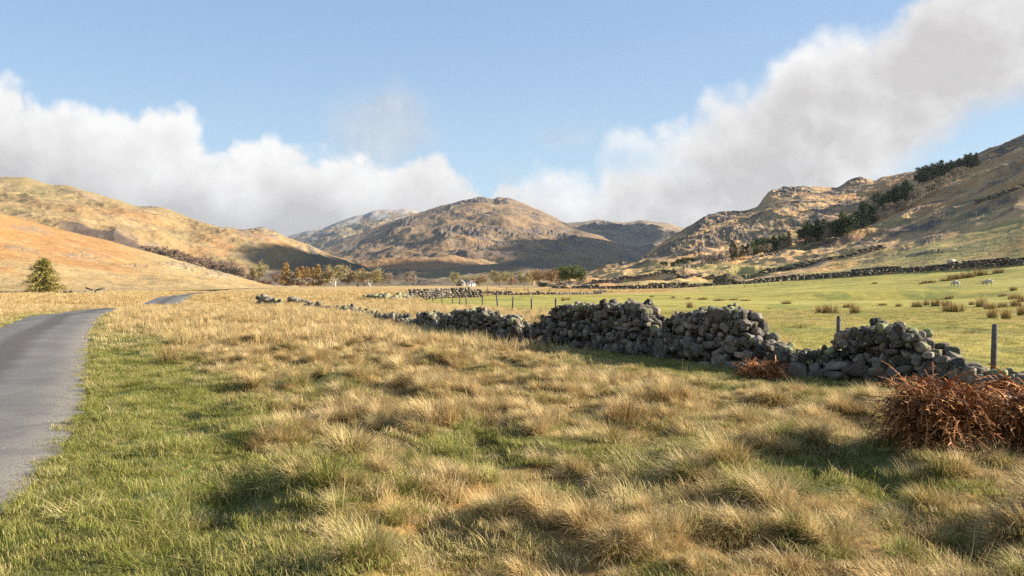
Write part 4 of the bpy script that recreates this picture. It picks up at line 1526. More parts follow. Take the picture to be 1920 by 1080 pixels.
RUSH = [rush_mesh(1, 260, 0.42, 0.02), rush_mesh(2, 240, 0.36, 0.02), rush_mesh(3, 90, 0.5, 0.02, (0.2, 0.9), 0.9), rush_mesh(4, 320, 0.32, 0.009, (0.1, 0.9), 0.7)]
G_R = 'rush clumps dotted over the green field'
rushes = [
    (1550, 588, 50, 20, 0, 'widest brown rush clump, alone in the middle of the green field'), (1602, 589, 21, 22, 1, 'upright brown rush clump just right of the widest one'), (1590, 577, 24, 10, 0, 'low rush tuft directly behind the upright brown clump'),
    (1497, 615, 46, 13, 2, 'sparse olive rush patch close behind the second wall gap'), (1820, 626, 46, 13, 2, 'sparse olive rush patch nearest to the right end fence post'), (1293, 577, 14, 14, 1, 'small rush clump showing above the gap between two tall wall stretches'),
    (1860, 597, 24, 23, 1, 'tall square brown rush clump in the front row, left of a matching one'), (1886, 599, 23, 24, 1, 'tall square brown rush clump nearest the viewer in the right hand rushes'), (1916, 592, 22, 24, 1, 'brown rush clump cut by the right picture edge, front row'),
    (1787, 585, 48, 20, 0, 'broad reddish rush clump at the left front of the right hand rushes'),
    (1720, 576, 26, 14, 0, None), (1737, 573, 14, 14, 1, None), (1757, 574, 28, 16, 0, None), (1776, 574, 20, 14, 0, None), (1840, 576, 24, 20, 0, None), (1856, 580, 28, 16, 0, None), (1880, 577, 24, 14, 0, None), (1905, 575, 26, 18, 0, None), (1902, 561, 30, 12, 0, None), (1916, 566, 20, 14, 1, None), (1685, 575, 15, 8, 0, None), (1655, 573, 20, 6, 0, None), (1822, 572, 14, 9, 1, None),
    (1475, 570, 24, 8, 0, None), (1482, 582, 34, 7, 2, None), (1440, 580, 16, 7, 2, None), (1742, 531, 34, 7, 0, None), (1728, 533, 12, 5, 0, None), (1776, 527, 34, 7, 0, None), (1792, 524, 36, 11, 0, None), (1815, 521, 36, 13, 0, None), (1838, 517, 30, 13, 0, None), (1850, 531, 24, 7, 0, None), (1872, 512, 30, 10, 0, None),
    (1318, 562, 22, 6, 0, None), (1348, 564, 26, 5, 0, None), (1375, 563, 22, 5, 0, None), (1398, 564, 24, 4, 0, None), (1262, 559, 9, 5, 1, None), (1290, 561, 13, 5, 0, None), (1222, 557, 9, 4, 1, None), (1056, 564, 9, 8, 1, None), (1065, 562, 12, 5, 0, None), (1640, 532, 12, 4, 0, None), (1900, 545, 16, 9, 1, None), (1780, 560, 20, 6, 0, None), (1880, 556, 22, 7, 0, None)]
rg = random.Random(4)
for (px, py, w, h, kind, lab) in rushes:
    x, y, z = on_ground(px, py)
    o = obj('rush_clump', RUSH[kind], loc=(x, y, z - 0.03), rotz=rg.uniform(-0.4, 0.4))
    o.scale = (w / F * y / (2 * (0.52 if kind == 0 else 0.46 if kind == 1 else 0.75)), 0.6 * w / F * y / 0.9 + 0.15, h / F * y / 0.85)
    far_back = py < 548
    tag(o, lab or ('small brown rush tuft on the rising back part of the green field' if far_back and px > 1600 else
                   'brown rush clump among the massed rushes at right of the field' if px > 1600 else 'little straw brown rush tuft in the middle of the green field'), 'rushes', G_R)
for (px, py, w, h, lab) in [(316, 682, 54, 46, 'upright dark brown rush clump on the green verge near the road'), (1172, 800, 84, 74, 'tall rusty rush clump standing in the middle of the tussock meadow'), (905, 800, 70, 52, 'brown rush clump left of the rusty one in the tussock meadow'),
                            (1480, 650 + 120, 60, 40, 'brown rush clump in the shade of the wall beside the small bracken')]:
    x, y, z = on_ground(px, py)
    o = obj('rush_clump', RUSH[3], loc=(x, y, z - 0.05), rotz=rg.uniform(0, 6))
    q = w / F * y / 0.9
    o.scale = (q, q, h / F * y / 0.85)
    tag(o, lab, 'rushes')


def _brack(N, b, out):
    a = attr_col(N, 'blade').outputs['Color']
    sp = N.n('ShaderNodeSeparateColor')
    N.put(sp.inputs[0], a)
    rn = sp.outputs[0]
    N.put(b.inputs['Base Color'], N.ramp(rn, [(0.0, (0.07, 0.026, 0.010)), (0.35, (0.25, 0.10, 0.033)), (0.7, (0.50, 0.225, 0.07)), (1.0, (0.68, 0.40, 0.17))]))
    b.inputs['Roughness'].default_value = 0.6


M_bracken = mat('dead_bracken', _brack, 0.6)


def bracken_mesh(seed, n, rx, ry, h):
    rg = np.random.default_rng(seed)
    mb = MB()
    for _ in range(n):
        a = rg.uniform(0, 6.28)
        r = math.sqrt(rg.random())
        p = np.array([rx * r * math.cos(a) * 0.8, ry * r * math.sin(a) * 0.8, rg.uniform(0.0, h * (1 - 0.35 * r ** 3))])
        az = a + rg.normal(0, 1.1)
        th = rg.uniform(0.45, 1.35)
        L = rg.uniform(0.25, 0.62) * (0.6 + 0.5 * h)
        cu = rg.uniform(0.6, 2.3)
        K = 7
        pts = [p.copy()]
        for k in range(K):
            tt = th + cu * k / K
            p = p + np.array([math.sin(tt) * math.cos(az), math.sin(tt) * math.sin(az), math.cos(tt)]) * L / K
            p[2] = max(p[2], 0.02)
            az += rg.normal(0, 0.18)
            pts.append(p.copy())
        pts = np.array(pts)
        rn = np.clip(rg.normal(0.45, 0.25), 0, 1)
        sd_ = np.array([-math.sin(az), math.cos(az), rg.normal(0, 0.4)])
        sd_ /= np.linalg.norm(sd_)
        w = 0.006
        V = np.concatenate([pts - sd_ * w, pts + sd_ * w])
        m = K + 1
        mb.add(V, [(k, k + 1, m + k + 1, m + k) for k in range(K)], blade=np.array([rn * 0.8, 0, 0]) + np.zeros((2 * m, 3)))
        tv, tt_ = [], []
        for k in range(1, K):
            for s_ in (-1, 1):
                if rg.random() < 0.12:
                    continue
                ll = rg.uniform(0.04, 0.14) * (1.15 - 0.7 * k / K)
                d = sd_ * s_ + (pts[k + 1] - pts[k]) / (L / K) * 0.5 + rg.normal(0, 0.35, 3) + np.array([0, 0, -0.3])
                d /= np.linalg.norm(d)
                wv = (pts[k + 1] - pts[k]) * 0.10
                b0 = len(tv)
                tv += [pts[k] - wv, pts[k] + wv, pts[k] + d * ll]
                tt_.append((b0, b0 + 1, b0 + 2))
        if tv:
            mb.add(np.array(tv), None, tt_, blade=np.array([np.clip(rn + rg.normal(0, 0.15), 0, 1), 0.5, 0]) + np.zeros((len(tv), 3)))
    return mb.mesh('bracken_bush', M_bracken)


for (px, py, rx, ry, h, n, sd_, lab) in [(1766, 840, 0.46, 0.40, 0.66, 1400, 1, 'big sprawling clump of rust brown dead bracken in front of the broken wall end'),
                                         (1962, 844, 0.44, 0.40, 0.62, 1300, 2, 'rust brown dead bracken clump cut by the right picture edge'),
                                         (1428, 713, 0.42, 0.34, 0.36, 560, 3, 'small dark red bracken clump in the shadow of the wall')]:
    x, y, z = on_ground(px, py)
    o = obj('bracken_bush', bracken_mesh(sd_, n, rx, ry, h), loc=(x, y, z - 0.04))
    tag(o, lab, 'bracken')

# ------------------------------------------------------------------ fences
M_wood = simple('weathered_post', (0.075, 0.065, 0.055), (0.16, 0.14, 0.12), 14, 0.9, 0.01)
M_palewood = simple('pale_post', (0.22, 0.20, 0.17), (0.33, 0.30, 0.26), 8, 0.9, 0.01)
M_wire = simple('galvanised_wire', (0.20, 0.20, 0.20), (0.28, 0.28, 0.28), 5, 0.5)


def fence(label, pts, h, r, material, nw=3, wr=0.003, seed=0, hz=None):
    rg = np.random.default_rng(seed)
    root = bpy.data.objects.new('wire_fence', None)
    COL.objects.link(root)
    root.location = pts[0]
    tag(root, label, 'fence')
    p0 = np.array(pts[0])
    tops = []
    for p in pts:
        q = np.array(p) - p0
        hh = h * rg.uniform(0.92, 1.08)
        ln = rg.normal(0, 0.05, 2) * hh
        mb = MB()
        mb.tube([q + [0, 0, -0.2], q + [ln[0] * 0.5, ln[1] * 0.5, hh * 0.5], q + [ln[0], ln[1], hh - 0.02], q + [ln[0] * 1.02, ln[1], hh]], [r, r * 0.97, r * 0.92, r * 0.6], 7)
        obj('post', mb.mesh('post', material), root)
        tops.append((q, ln, hh))
    for w in range(nw):
        f = 0.35 + 0.55 * w / max(1, nw - 1)
        mb = MB()
        mb.tube([q + np.array([ln[0] * f, ln[1] * f - r, hh * f]) for q, ln, hh in tops], wr, 3)
        obj('wire', mb.mesh('wire', M_wire), root)
    return root


fp = []
for px, d in [(2120, 13.0), (1862, 16.6), (1571, 21.0), (1268, 27.0), (1130, 37.0), (1042, 44.0), (997, 49), (960.5, 54), (934, 59), (904.5, 64), (875, 70), (862, 74), (849.5, 78), (829, 83), (812, 88), (800, 92), (787, 96)]:
    x = (px - 960) / F * d
    fp.append((x, d, gz(x, d) - 0.02))
fence('line of dark round posts with thin wire just behind the broken stone wall', fp, 1.06, 0.058, M_wood, 3, 0.0022, 1)
fp = []
for px, py in [(793, 560), (806, 559), (815, 559), (826, 558), (834, 558), (845, 557.5), (855, 557), (864, 557), (876, 556.5), (915, 554.5), (950, 554), (990, 554), (1030, 553), (1088, 553), (1126, 552)]:
    fp.append(on_ground(px, py))
fence('row of thin grey posts in front of the far ruined walls', fp, 1.15, 0.055, M_wood, 2, 0.0025, 2)
fp = []
for px, py in [(1233, 544.5), (1262, 544), (1312, 543), (1340, 541.5), (1368, 540.5), (1396, 539), (1417, 537.5), (1441, 536), (1452, 535), (1466, 534), (1478, 532.5), (1488, 531.5), (1509, 529.5), (1525, 528), (1543, 526), (1558, 524.5)]:
    fp.append(on_ground(px, py))
fence('pale wooden posts standing before the dark boundary wall under the mound', fp, 1.35, 0.07, M_palewood, 2, 0.0025, 3)

x, y, z = on_ground(199, 551)
mb = MB()
mb.tube([(0, 0, -0.2), (-0.12, 0, 0.6), (-0.26, 0, 1.25), (-0.27, 0, 1.29)], [0.07, 0.07, 0.06, 0.03], 7)
tag(obj('wooden_post', mb.mesh('wooden_post', M_palewood), loc=(x, y, z)), 'single grey wooden post leaning left beyond the road bend', 'post')
heap('stone_heap', 'low bank of pale stones beside the round conifer beyond the road', 'stones', [gp(112, 551), gp(150, 551), gp(192, 550)], 130, 0.6, 0.55, 0.55, 8)
mb = MB()
mb.box((0, 0, 0.45), (2.2, 0.16, 0.3), Euler((0, 0.35, 0.2)))
mb.box((1.9, 0, 0.5), (2.0, 0.16, 0.3), Euler((0, -0.3, 0.1)))
x, y, z = on_ground(170, 549)
tag(obj('broken_rail', mb.mesh('broken_rail', simple('dark_timber', (0.07, 0.05, 0.04), (0.12, 0.09, 0.07), 3)), loc=(x, y, z + 0.25)), 'dark broken timbers lying on the pale stone bank by the leaning post', 'timber')

# ------------------------------------------------------------------ trees
def twig_mat(name, cols):
    def fn(N, b, out):
        a = attr_col(N, 'blade').outputs['Color']
        sp = N.n('ShaderNodeSeparateColor')
        N.put(sp.inputs[0], a)
        k = len(cols) - 1
        N.put(b.inputs['Base Color'], N.ramp(sp.outputs[0], [(i / k, c) for i, c in enumerate(cols)]))
    return mat(name, fn, 0.85)


M_bark = simple('grey_bark', (0.20, 0.17, 0.13), (0.33, 0.29, 0.23), 2.0)
M_palebark = simple('pale_bark', (0.42, 0.38, 0.31), (0.55, 0.50, 0.42), 2.0)
M_darkbark = simple('dark_bark', (0.09, 0.07, 0.05), (0.15, 0.12, 0.09), 2.0)
T_olive = twig_mat('olive_twigs', [(0.17, 0.14, 0.06), (0.30, 0.25, 0.115), (0.42, 0.36, 0.18)])
T_brown = twig_mat('brown_twigs', [(0.16, 0.10, 0.05), (0.29, 0.19, 0.095), (0.40, 0.29, 0.16)])
T_purple = twig_mat('purple_twigs', [(0.13, 0.09, 0.06), (0.23, 0.16, 0.11), (0.33, 0.24, 0.165)])
T_larch = twig_mat('larch_twigs', [(0.23, 0.14, 0.042), (0.36, 0.23, 0.075), (0.47, 0.32, 0.12)])
T_birch = twig_mat('birch_twigs', [(0.17, 0.13, 0.09), (0.27, 0.215, 0.15), (0.38, 0.32, 0.23)])
T_pine = twig_mat('pine_needles', [(0.018, 0.032, 0.014), (0.04, 0.062, 0.024), (0.085, 0.11, 0.04)])
T_pinelit = twig_mat('light_needles', [(0.045, 0.07, 0.02), (0.11, 0.14, 0.04), (0.21, 0.22, 0.07)])
T_spruce = twig_mat('spruce_needles', [(0.08, 0.075, 0.02), (0.24, 0.20, 0.055), (0.42, 0.33, 0.10)])


def slivers(rg, base, dirs, L, w, rn):
    n = len(base)
    d = dirs / (np.linalg.norm(dirs, axis=1, keepdims=True) + 1e-9)
    r = rg.normal(size=(n, 3))
    s = np.cross(d, r)
    s /= np.linalg.norm(s, axis=1, keepdims=True) + 1e-9
    V = np.stack([base - s * w[:, None] / 2, base + s * w[:, None] / 2, base + d * L[:, None]], 1).reshape(-1, 3)
    A = np.repeat(np.stack([rn, rn, rn], 1), 3, 0)
    return V, np.arange(3 * n).reshape(-1, 3), A


def bare_tree(seed, h, w, ntw, tw, twl, clear=0.12, trunk_r=None, droop=0.0, fine=True, bend=0.06):
    """returns trunk MB and crown MB; h height, w crown width"""
    rg = np.random.default_rng(seed)
    tr, cr = MB(), MB()
    r0 = trunk_r or h * 0.022
    top = np.array([rg.normal(0, bend) * h, rg.normal(0, bend) * h, h * 0.72])
    P0 = [np.array([0, 0, -0.3]), np.array([0, 0, h * 0.08]), top * 0.35 + rg.normal(0, 0.015 * h, 3), top * 0.7 + rg.normal(0, 0.03 * h, 3), top]
    tr.tube(P0, [r0 * 1.25, r0, r0 * 0.8, r0 * 0.5, r0 * 0.2], 6)
    ends, dirs = [], []
    P0 = np.array(P0)
    nl = 11
    for i in range(nl):
        f = clear + (0.95 - clear) * (i / nl) ** 0.9
        k = np.interp(f, np.linspace(0, 1, 5), np.arange(5))
        b = P0[int(k)] + (P0[min(4, int(k) + 1)] - P0[int(k)]) * (k - int(k))
        az = i * 2.4 + rg.normal(0, 0.5)
        zt = b[2] + (h - b[2]) * rg.uniform(0.25, 0.75)
        rad = w / 2 * math.sqrt(max(0.08, 1 - ((zt / h - 0.52) / 0.52) ** 2)) * rg.uniform(0.7, 1.0)
        e = np.array([math.cos(az) * rad, math.sin(az) * rad, zt])
        mid = (b + e) / 2 + np.array([0, 0, 0.05 * h]) + rg.normal(0, 0.02 * h, 3)
        lr = r0 * 0.42 * (1 - 0.5 * f)
        tr.tube([b, mid, e], [lr, lr * 0.6, lr * 0.2], 4)
        for j in range(6):
            t = rg.uniform(0.3, 1.0)
            sb = b * (1 - t) ** 2 + 2 * mid * t * (1 - t) + e * t * t
            d = (e - b) / np.linalg.norm(e - b) + rg.normal(0, 0.75, 3) + np.array([0, 0, 0.45])
            d /= np.linalg.norm(d)
            se = sb + d * h * rg.uniform(0.10, 0.22)
            q = math.hypot(se[0], se[1]) / (w / 2)
            if q > 1:
                se[:2] /= q
            se[2] = min(se[2], h * 0.99)
            tr.tube([sb, (sb + se) / 2 + rg.normal(0, 0.01 * h, 3), se], [lr * 0.4, lr * 0.25, lr * 0.1], 3, False)
            ends += [sb * 0.5 + se * 0.5, se]
            dirs += [d, d]
    ends, dirs = np.array(ends), np.array(dirs)
    ii = rg.integers(0, len(ends), ntw)
    b = ends[ii] + rg.normal(0, 0.045 * h, (ntw, 3))
    d = dirs[ii] * 0.7 + rg.normal(0, 0.6, (ntw, 3)) + np.array([0, 0, 0.25 - droop])
    L = rg.uniform(0.5, 1.3, ntw) * twl
    rn = np.clip(rg.normal(0.5, 0.22, ntw), 0, 1)
    V, T, A = slivers(rg, b, d, L, rg.uniform(0.6, 1.4, ntw) * tw, rn)
    V[:, 2] = np.maximum(V[:, 2], 0.02 * h)
    cr.add(V, None, T, blade=A)
    return tr, cr


def conifer(seed, h, w, whorls, nb, nper, lw, ll, shape=1.0, ragged=0.25, start=0.04, upsweep=-0.15):
    rg = np.random.default_rng(seed)
    tr, cr = MB(), MB()
    tr.tube([(0, 0, -0.3), (0, 0, h * 0.5), (0, 0, h * 0.98)], [h * 0.022, h * 0.013, h * 0.003], 6)
    for k in range(whorls):
        f = start + (1 - start) * k / whorls
        z0 = f * h
        Rm = w / 2 * (1 - f) ** shape * (0.9 + 0.2 * math.sin(k * 2.1))
        a0 = rg.uniform(0, 6.28)
        for j in range(nb):
            az = a0 + j * 6.283 / nb + rg.normal(0, 0.2)
            Rr = Rm * rg.uniform(1 - 1.6 * ragged, 1 + ragged) + 0.02 * h
            zt = z0 + Rr * (upsweep + rg.normal(0, 0.12))
            e = np.array([math.cos(az) * Rr, math.sin(az) * Rr, zt])
            b = np.array([0, 0, z0])
            n = max(3, int(nper * (0.35 + Rr / (w / 2))))
            t = rg.uniform(0.12, 1.0, n)
            P = b + (e - b) * t[:, None] + np.array([0, 0, 1.0]) * (-(t ** 2) * 0.06 * Rr)[:, None]
            dr = (e - b) / (Rr + 1e-6) * 0.8 + rg.normal(0, 0.55, (n, 3)) + np.array([0, 0, -0.12])
            L = ll * rg.uniform(0.6, 1.3, n)
            V, T, A = slivers(rg, P + rg.normal(0, 0.012 * h, (n, 3)), dr, L, lw * rg.uniform(0.6, 1.4, n), np.clip(rg.normal(0.42 + 0.2 * (t - 0.5), 0.2, n), 0, 1))
            V[:, 2] = np.maximum(V[:, 2], 0.0)
            cr.add(V, None, T, blade=A)
    return tr, cr


def tree_thing(name, label, cat, loc, tm, cm, rotz=0, scale=(1, 1, 1), group=None):
    r = bpy.data.objects.new(name, None)
    COL.objects.link(r)
    r.location = loc
    r.rotation_euler = (0, 0, rotz)
    r.scale = scale
    tag(r, label, cat, group)
    obj('trunk', tm, r)
    obj('crown', cm, r)
    return r


# the round conifer by the road and the thin larch behind it
x, y, z = on_ground(82, 550)
k = y / F
tr, cr = conifer(5, 67 * k, 72 * k, 30, 12, 30, 0.11, 0.6, 0.55, 0.3, 0.02)
tree_thing('conifer_tree', 'bushy olive green conifer standing alone beyond the road at left', 'tree', (x, y, z), tr.mesh('trunk', M_darkbark), cr.mesh('crown', T_spruce))
x, y, z = on_ground(70, 549)
tr, cr = bare_tree(8, 74 * k, 34 * k, 420, 0.05, 0.9, 0.25)
tree_thing('larch_tree', 'thin leafless larch rising behind the bushy roadside conifer', 'tree', (x - 0.5, y + 3, gz(x, y + 3)), tr.mesh('trunk', M_bark), cr.mesh('crown', T_brown))

BARE = []
for i in range(7):
    tr, cr = bare_tree(20 + i, 12.0, 11.0, 3600, 0.20, 1.15, 0.10 + 0.03 * (i % 3), 0.34)
    BARE.append((tr, cr))
LAR = [conifer(40 + i, 15.0, 7.5, 22, 9, 20, 0.26, 1.3, 0.75, 0.25, 0.08, 0.1) for i in range(3)]
PINE = []
for i in range(3):
    tr, cr = bare_tree(60 + i, 13.0, 10.0, 4200, 0.32, 0.95, 0.34, 0.26)
    PINE.append((tr, cr))
SCRUB = [bare_tree(70 + i, 4.0, 5.5, 1500, 0.18, 0.7, 0.03, 0.12) for i in range(2)]
_mc = {}


def tm(pair_list, i, kind, material):
    key = (id(pair_list), i, kind, material.name)
    if key not in _mc:
        _mc[key] = pair_list[i][kind].mesh('trunk' if kind == 0 else 'crown', material)
    return _mc[key]


VALLEY = [
    # px, top, width, list, variant, trunk mat, crown mat, base, name, label
    (472, 510, 16, BARE, 0, M_bark, T_purple, 535.5, 'bare_tree', 'small purple brown bare tree at the left end of the valley tree line'),
    (485, 496, 28, BARE, 1, M_bark, T_olive, 537, 'bare_tree', 'tall loose olive tree left of the grey shrub in the valley line'),
    (498, 524, 24, SCRUB, 0, M_bark, T_purple, 537.5, 'shrub', 'low round grey shrub between olive tree and first larch'),
    (519, 514, 18, BARE, 2, M_bark, T_purple, 537, 'bare_tree', 'dark purple bare bush touching the first conical larch'),
    (536, 495, 22, LAR, 0, M_darkbark, T_larch, 537, 'larch_tree', 'tallest conical orange larch, left end of the larch group'),
    (546, 513, 16, BARE, 3, M_palebark, T_birch, 537, 'birch_tree', 'pale birch in front of the orange larches'),
    (558, 504, 16, LAR, 1, M_darkbark, T_larch, 537, 'larch_tree', 'orange larch second from left in the group'),
    (567, 502, 17, LAR, 2, M_darkbark, T_larch, 536.8, 'larch_tree', 'orange larch in the middle of the group'),
    (577, 503, 17, LAR, 0, M_darkbark, T_larch, 536.8, 'larch_tree', 'orange brown larch right of the middle one'),
    (587, 504, 16, LAR, 1, M_darkbark, T_larch, 537, 'larch_tree', 'orange larch next to the rightmost pointed larch'),
    (597, 498, 17, LAR, 2, M_darkbark, T_larch, 537, 'larch_tree', 'pointed golden larch at the right end of the group'),
    (572, 521, 40, SCRUB, 1, M_bark, T_birch, 537.5, 'shrub', 'wide pale scrub at the foot of the orange larches'),
    (611, 516, 28, BARE, 4, M_bark, T_brown, 537, 'bare_tree', 'brown bare tree between golden larch and white trunked tree'),
    (628, 501, 48, BARE, 5, M_palebark, T_olive, 537.8, 'bare_tree', 'broad domed tree with a white sunlit trunk'),
    (650, 516, 22, BARE, 6, M_bark, T_olive, 537.3, 'bare_tree', 'small olive tree just right of the white trunked tree'),
    (671, 507, 36, BARE, 0, M_bark, T_brown, 537.3, 'bare_tree', 'pale brown rounded bare tree left of the wide olive dome'),
    (693, 507, 44, BARE, 1, M_palebark, T_olive, 537.5, 'bare_tree', 'wide olive dome with slanting pale stems'),
    (710, 519, 20, BARE, 2, M_bark, T_olive, 537.3, 'bare_tree', 'low olive tree between wide dome and lacy tree'),
    (725, 513, 21, BARE, 3, M_bark, T_birch, 537.3, 'bare_tree', 'lacy pale tree ending the left half of the valley line'),
    (768, 511, 23, BARE, 4, M_palebark, T_birch, 536.8, 'bare_tree', 'pale round tree standing alone in the gap before the dark hill'),
    (853, 513, 16, BARE, 5, M_bark, T_olive, 537, 'bare_tree', 'slim olive tree behind the grey barn'),
    (872, 519, 20, BARE, 6, M_bark, T_olive, 536.3, 'bare_tree', 'olive tree behind the white cottage roof'),
    (899, 518, 24, BARE, 0, M_bark, T_brown, 537, 'bare_tree', 'brown bare tree just right of the white cottage'),
    (938, 510, 42, BARE, 2, M_bark, T_olive, 538, 'bare_tree', 'broad grey olive tree midway between cottage and green pines'),
    (962, 521, 16, BARE, 3, M_bark, T_brown, 537.5, 'bare_tree', 'narrow brown tree right of the broad grey olive tree'),
    (984, 512, 26, BARE, 4, M_bark, T_olive, 537.5, 'bare_tree', 'upright olive tree with tangled crown left of the orange brown one'),
    (1000, 513, 22, BARE, 5, M_bark, T_larch, 537.5, 'bare_tree', 'orange brown bare tree left of the big brown dome'),
    (1023, 504, 44, BARE, 6, M_bark, T_brown, 538, 'bare_tree', 'big rounded brown tree beside the green pines'),
    (1018, 530, 16, SCRUB, 0, M_darkbark, T_pine, 539, 'shrub', 'dark evergreen bush at the foot of the big brown tree'),
    (1049, 503, 28, PINE, 0, M_darkbark, T_pinelit, 538, 'pine_tree', 'leftmost yellow green pine of the valley pines'),
    (1066, 500, 36, PINE, 1, M_darkbark, T_pinelit, 538, 'pine_tree', 'tallest green pine with bare lower trunk in the valley line'),
    (1082, 506, 26, PINE, 2, M_darkbark, T_pinelit, 538.2, 'pine_tree', 'rightmost darker green pine of the valley pines'),
    (1040, 536.5, 13, SCRUB, 1, M_darkbark, T_pine, 543, 'shrub', 'dark little bush on the wall line below the brown tree'),
    (1058, 537, 16, SCRUB, 0, M_darkbark, T_pine, 544, 'shrub', 'dark bush on the wall line below the tallest pine'),
]
rg = random.Random(9)
for (px, top, w, pl, vi, mt, mc, base, nm, lab) in VALLEY:
    x, y, z = on_ground(px, base)
    y = min(y, 720) if base < 539 else y
    x = (px - 960) / F * y
    z = gz(x, y)
    hh = z - (H - (top - HY) / F * y)
    hh = -hh
    ph = {id(BARE): (12.0, 11.0), id(LAR): (15.0, 7.5), id(PINE): (13.0, 10.0), id(SCRUB): (4.0, 5.5)}[id(pl)]
    ww = w / F * y
    tree_thing(nm, lab, 'tree' if nm != 'shrub' else 'shrub', (x, y, z), tm(pl, vi, 0, mt), tm(pl, vi, 1, mc), rg.uniform(0, 6.28), (ww / ph[1] * 1.16, ww / ph[1] * 1.16, hh / ph[0] * 1.06))


def joined(pair, m1, m2, name):
    a, b = pair
    mb = MB()
    va = np.concatenate(a.v)
    mb.add(va, np.concatenate(a.q), np.concatenate(a.t) if a.t else None, blade=np.zeros((len(va), 3)))
    nq = sum(len(q) for q in a.q)
    nt = sum(len(t) for t in a.t)
    mb.add(np.concatenate(b.v), None, np.concatenate(b.t), blade=np.concatenate(b.a['blade']))
    me = mb.mesh(name, [m1, m2])
    ix = np.ones(len(me.polygons), np.int32)
    ix[:nq + nt] = 0
    me.polygons.foreach_set('material_index', ix)
    return me


# bare trees filling the gully on the left fell
GUL = [joined(bare_tree(90 + i, 9.0, 7.5, 620, 0.34, 1.5, 0.08, 0.2), M_bark, T_purple, 'gully_tree') for i in range(4)]
rg = random.Random(31)
for k in range(64):
    px = 268 + 185 * (k / 63) + rg.uniform(-3, 3)
    line = np.interp(px, [265, 300, 360, 400, 440, 455], [472, 481, 497, 508, 518, 524])
    py = line + rg.uniform(-7, 2)
    x, y, z = on_hill('fell', px, py)
    hpx = rg.uniform(9, 14) * float(np.interp(px, [268, 300, 360, 400, 450], [0.5, 1.1, 1.0, 1.25, 1.5]))
    s = hpx / F * y / 9.0
    o = obj('bare_tree', GUL[k % 4], loc=(x, y, z), rotz=rg.uniform(0, 6), scale=(s * rg.uniform(0.9, 1.3), s * 1.1, s))
    tag(o, 'bare purple brown tree in the gully wood on the left fell', 'tree', 'bare trees of the gully wood')

# conifers and birches on the right hillside
CON = [joined(conifer(110 + i, 15.0, 7.0, 16, 7, 9, 0.42, 1.5, 0.8, 0.3, 0.05), M_darkbark, T_pine, 'conifer_tree') for i in range(4)]
CONL = [joined(conifer(120 + i, 14.0, 8.0, 14, 7, 9, 0.42, 1.5, 0.7, 0.3, 0.05), M_darkbark, T_pinelit, 'conifer_tree') for i in range(2)]
PN = [joined(bare_tree(150 + i, 14.0, 9.5, 1100, 0.5, 1.3, 0.18, 0.25), M_darkbark, T_pine, 'conifer_tree') for i in range(3)]
BIR = [joined(bare_tree(130 + i, 10.0, 6.0, 520, 0.24, 1.5, 0.12, 0.12), M_palebark, T_birch, 'birch_tree') for i in range(3)]
SPN = [joined(bare_tree(140 + i, 6.0, 6.5, 1000, 0.30, 0.8, 0.30, 0.16), M_darkbark, T_pine, 'pine_tree') for i in range(2)]
rg = random.Random(17)


def row(P, n, hr, meshes, nat, lab, cat, grp, name, jit=(5, 5), wf=1.1):
    pxs = [p[0] for p in P]
    pys = [p[1] for p in P]
    for k in range(n):
        px = pxs[0] + (pxs[-1] - pxs[0]) * (k + 0.5) / n + rg.uniform(-jit[0], jit[0])
        py = float(np.interp(px, pxs, pys)) - rg.uniform(0, jit[1])
        x, y, z = on_hill('hillside', px, py)
        s = rg.uniform(*hr) / F * y / nat
        o = obj(name, rg.choice(meshes), loc=(x, y, z - 0.2), rotz=rg.uniform(0, 6.28), scale=(s * wf * rg.uniform(0.85, 1.25), s * wf, s))
        tag(o, lab, cat, grp)


row([(1370, 484), (1480, 466)], 30, (14, 30), PN + CON + CONL[:1], 15, 'dark conifer in the lowest clump of the hillside belt', 'tree', 'lowest conifer clump of the belt', 'conifer_tree')
row([(1505, 459), (1560, 447)], 16, (24, 42), CON + PN, 15, 'dark tall conifer in the dense second clump of the hillside belt', 'tree', 'second conifer clump of the belt', 'conifer_tree', (4, 6))
row([(1562, 449), (1640, 419)], 28, (22, 48), CON + CONL + PN, 15, 'conifer in the biggest clump halfway up the hillside belt', 'tree', 'biggest conifer clump of the belt', 'conifer_tree', (4, 10))
row([(1650, 401), (1708, 378)], 17, (22, 42), PN + CON + CONL[1:], 15, 'dark conifer in the clump above the biggest one', 'tree', 'fourth conifer clump of the belt', 'conifer_tree', (4, 8))
row([(1718, 347), (1772, 333)], 14, (18, 34), PN + CON, 15, 'dark conifer in the upper clump near the skyline', 'tree', 'upper conifer clump of the belt', 'conifer_tree', (3, 4))
row([(1776, 329), (1834, 311)], 16, (16, 30), PN + CON + CONL[:1], 15, 'dark conifer at the top end of the hillside belt', 'tree', 'top conifer clump of the belt', 'conifer_tree', (3, 4))
row([(1318, 497), (1392, 484)], 12, (12, 20), BIR, 10, 'thin pale bare tree at the low end of the hillside belt', 'tree', 'pale trees at the low end of the belt', 'birch_tree')
row([(1395, 486), (1560, 452)], 18, (11, 20), BIR, 10, 'thin pale bare tree under the lower conifers', 'tree', 'pale trees under the lower conifers', 'birch_tree')
row([(1640, 420), (1715, 388)], 11, (15, 22), BIR, 10, 'pale bare tree among the fourth conifer clump', 'tree', 'pale trees among the fourth clump', 'birch_tree')
row([(1712, 385), (1812, 330)], 20, (14, 24), BIR, 10, 'pale grey birch in the stand below the upper conifers', 'tree', 'pale birch stand below the upper conifers', 'birch_tree')
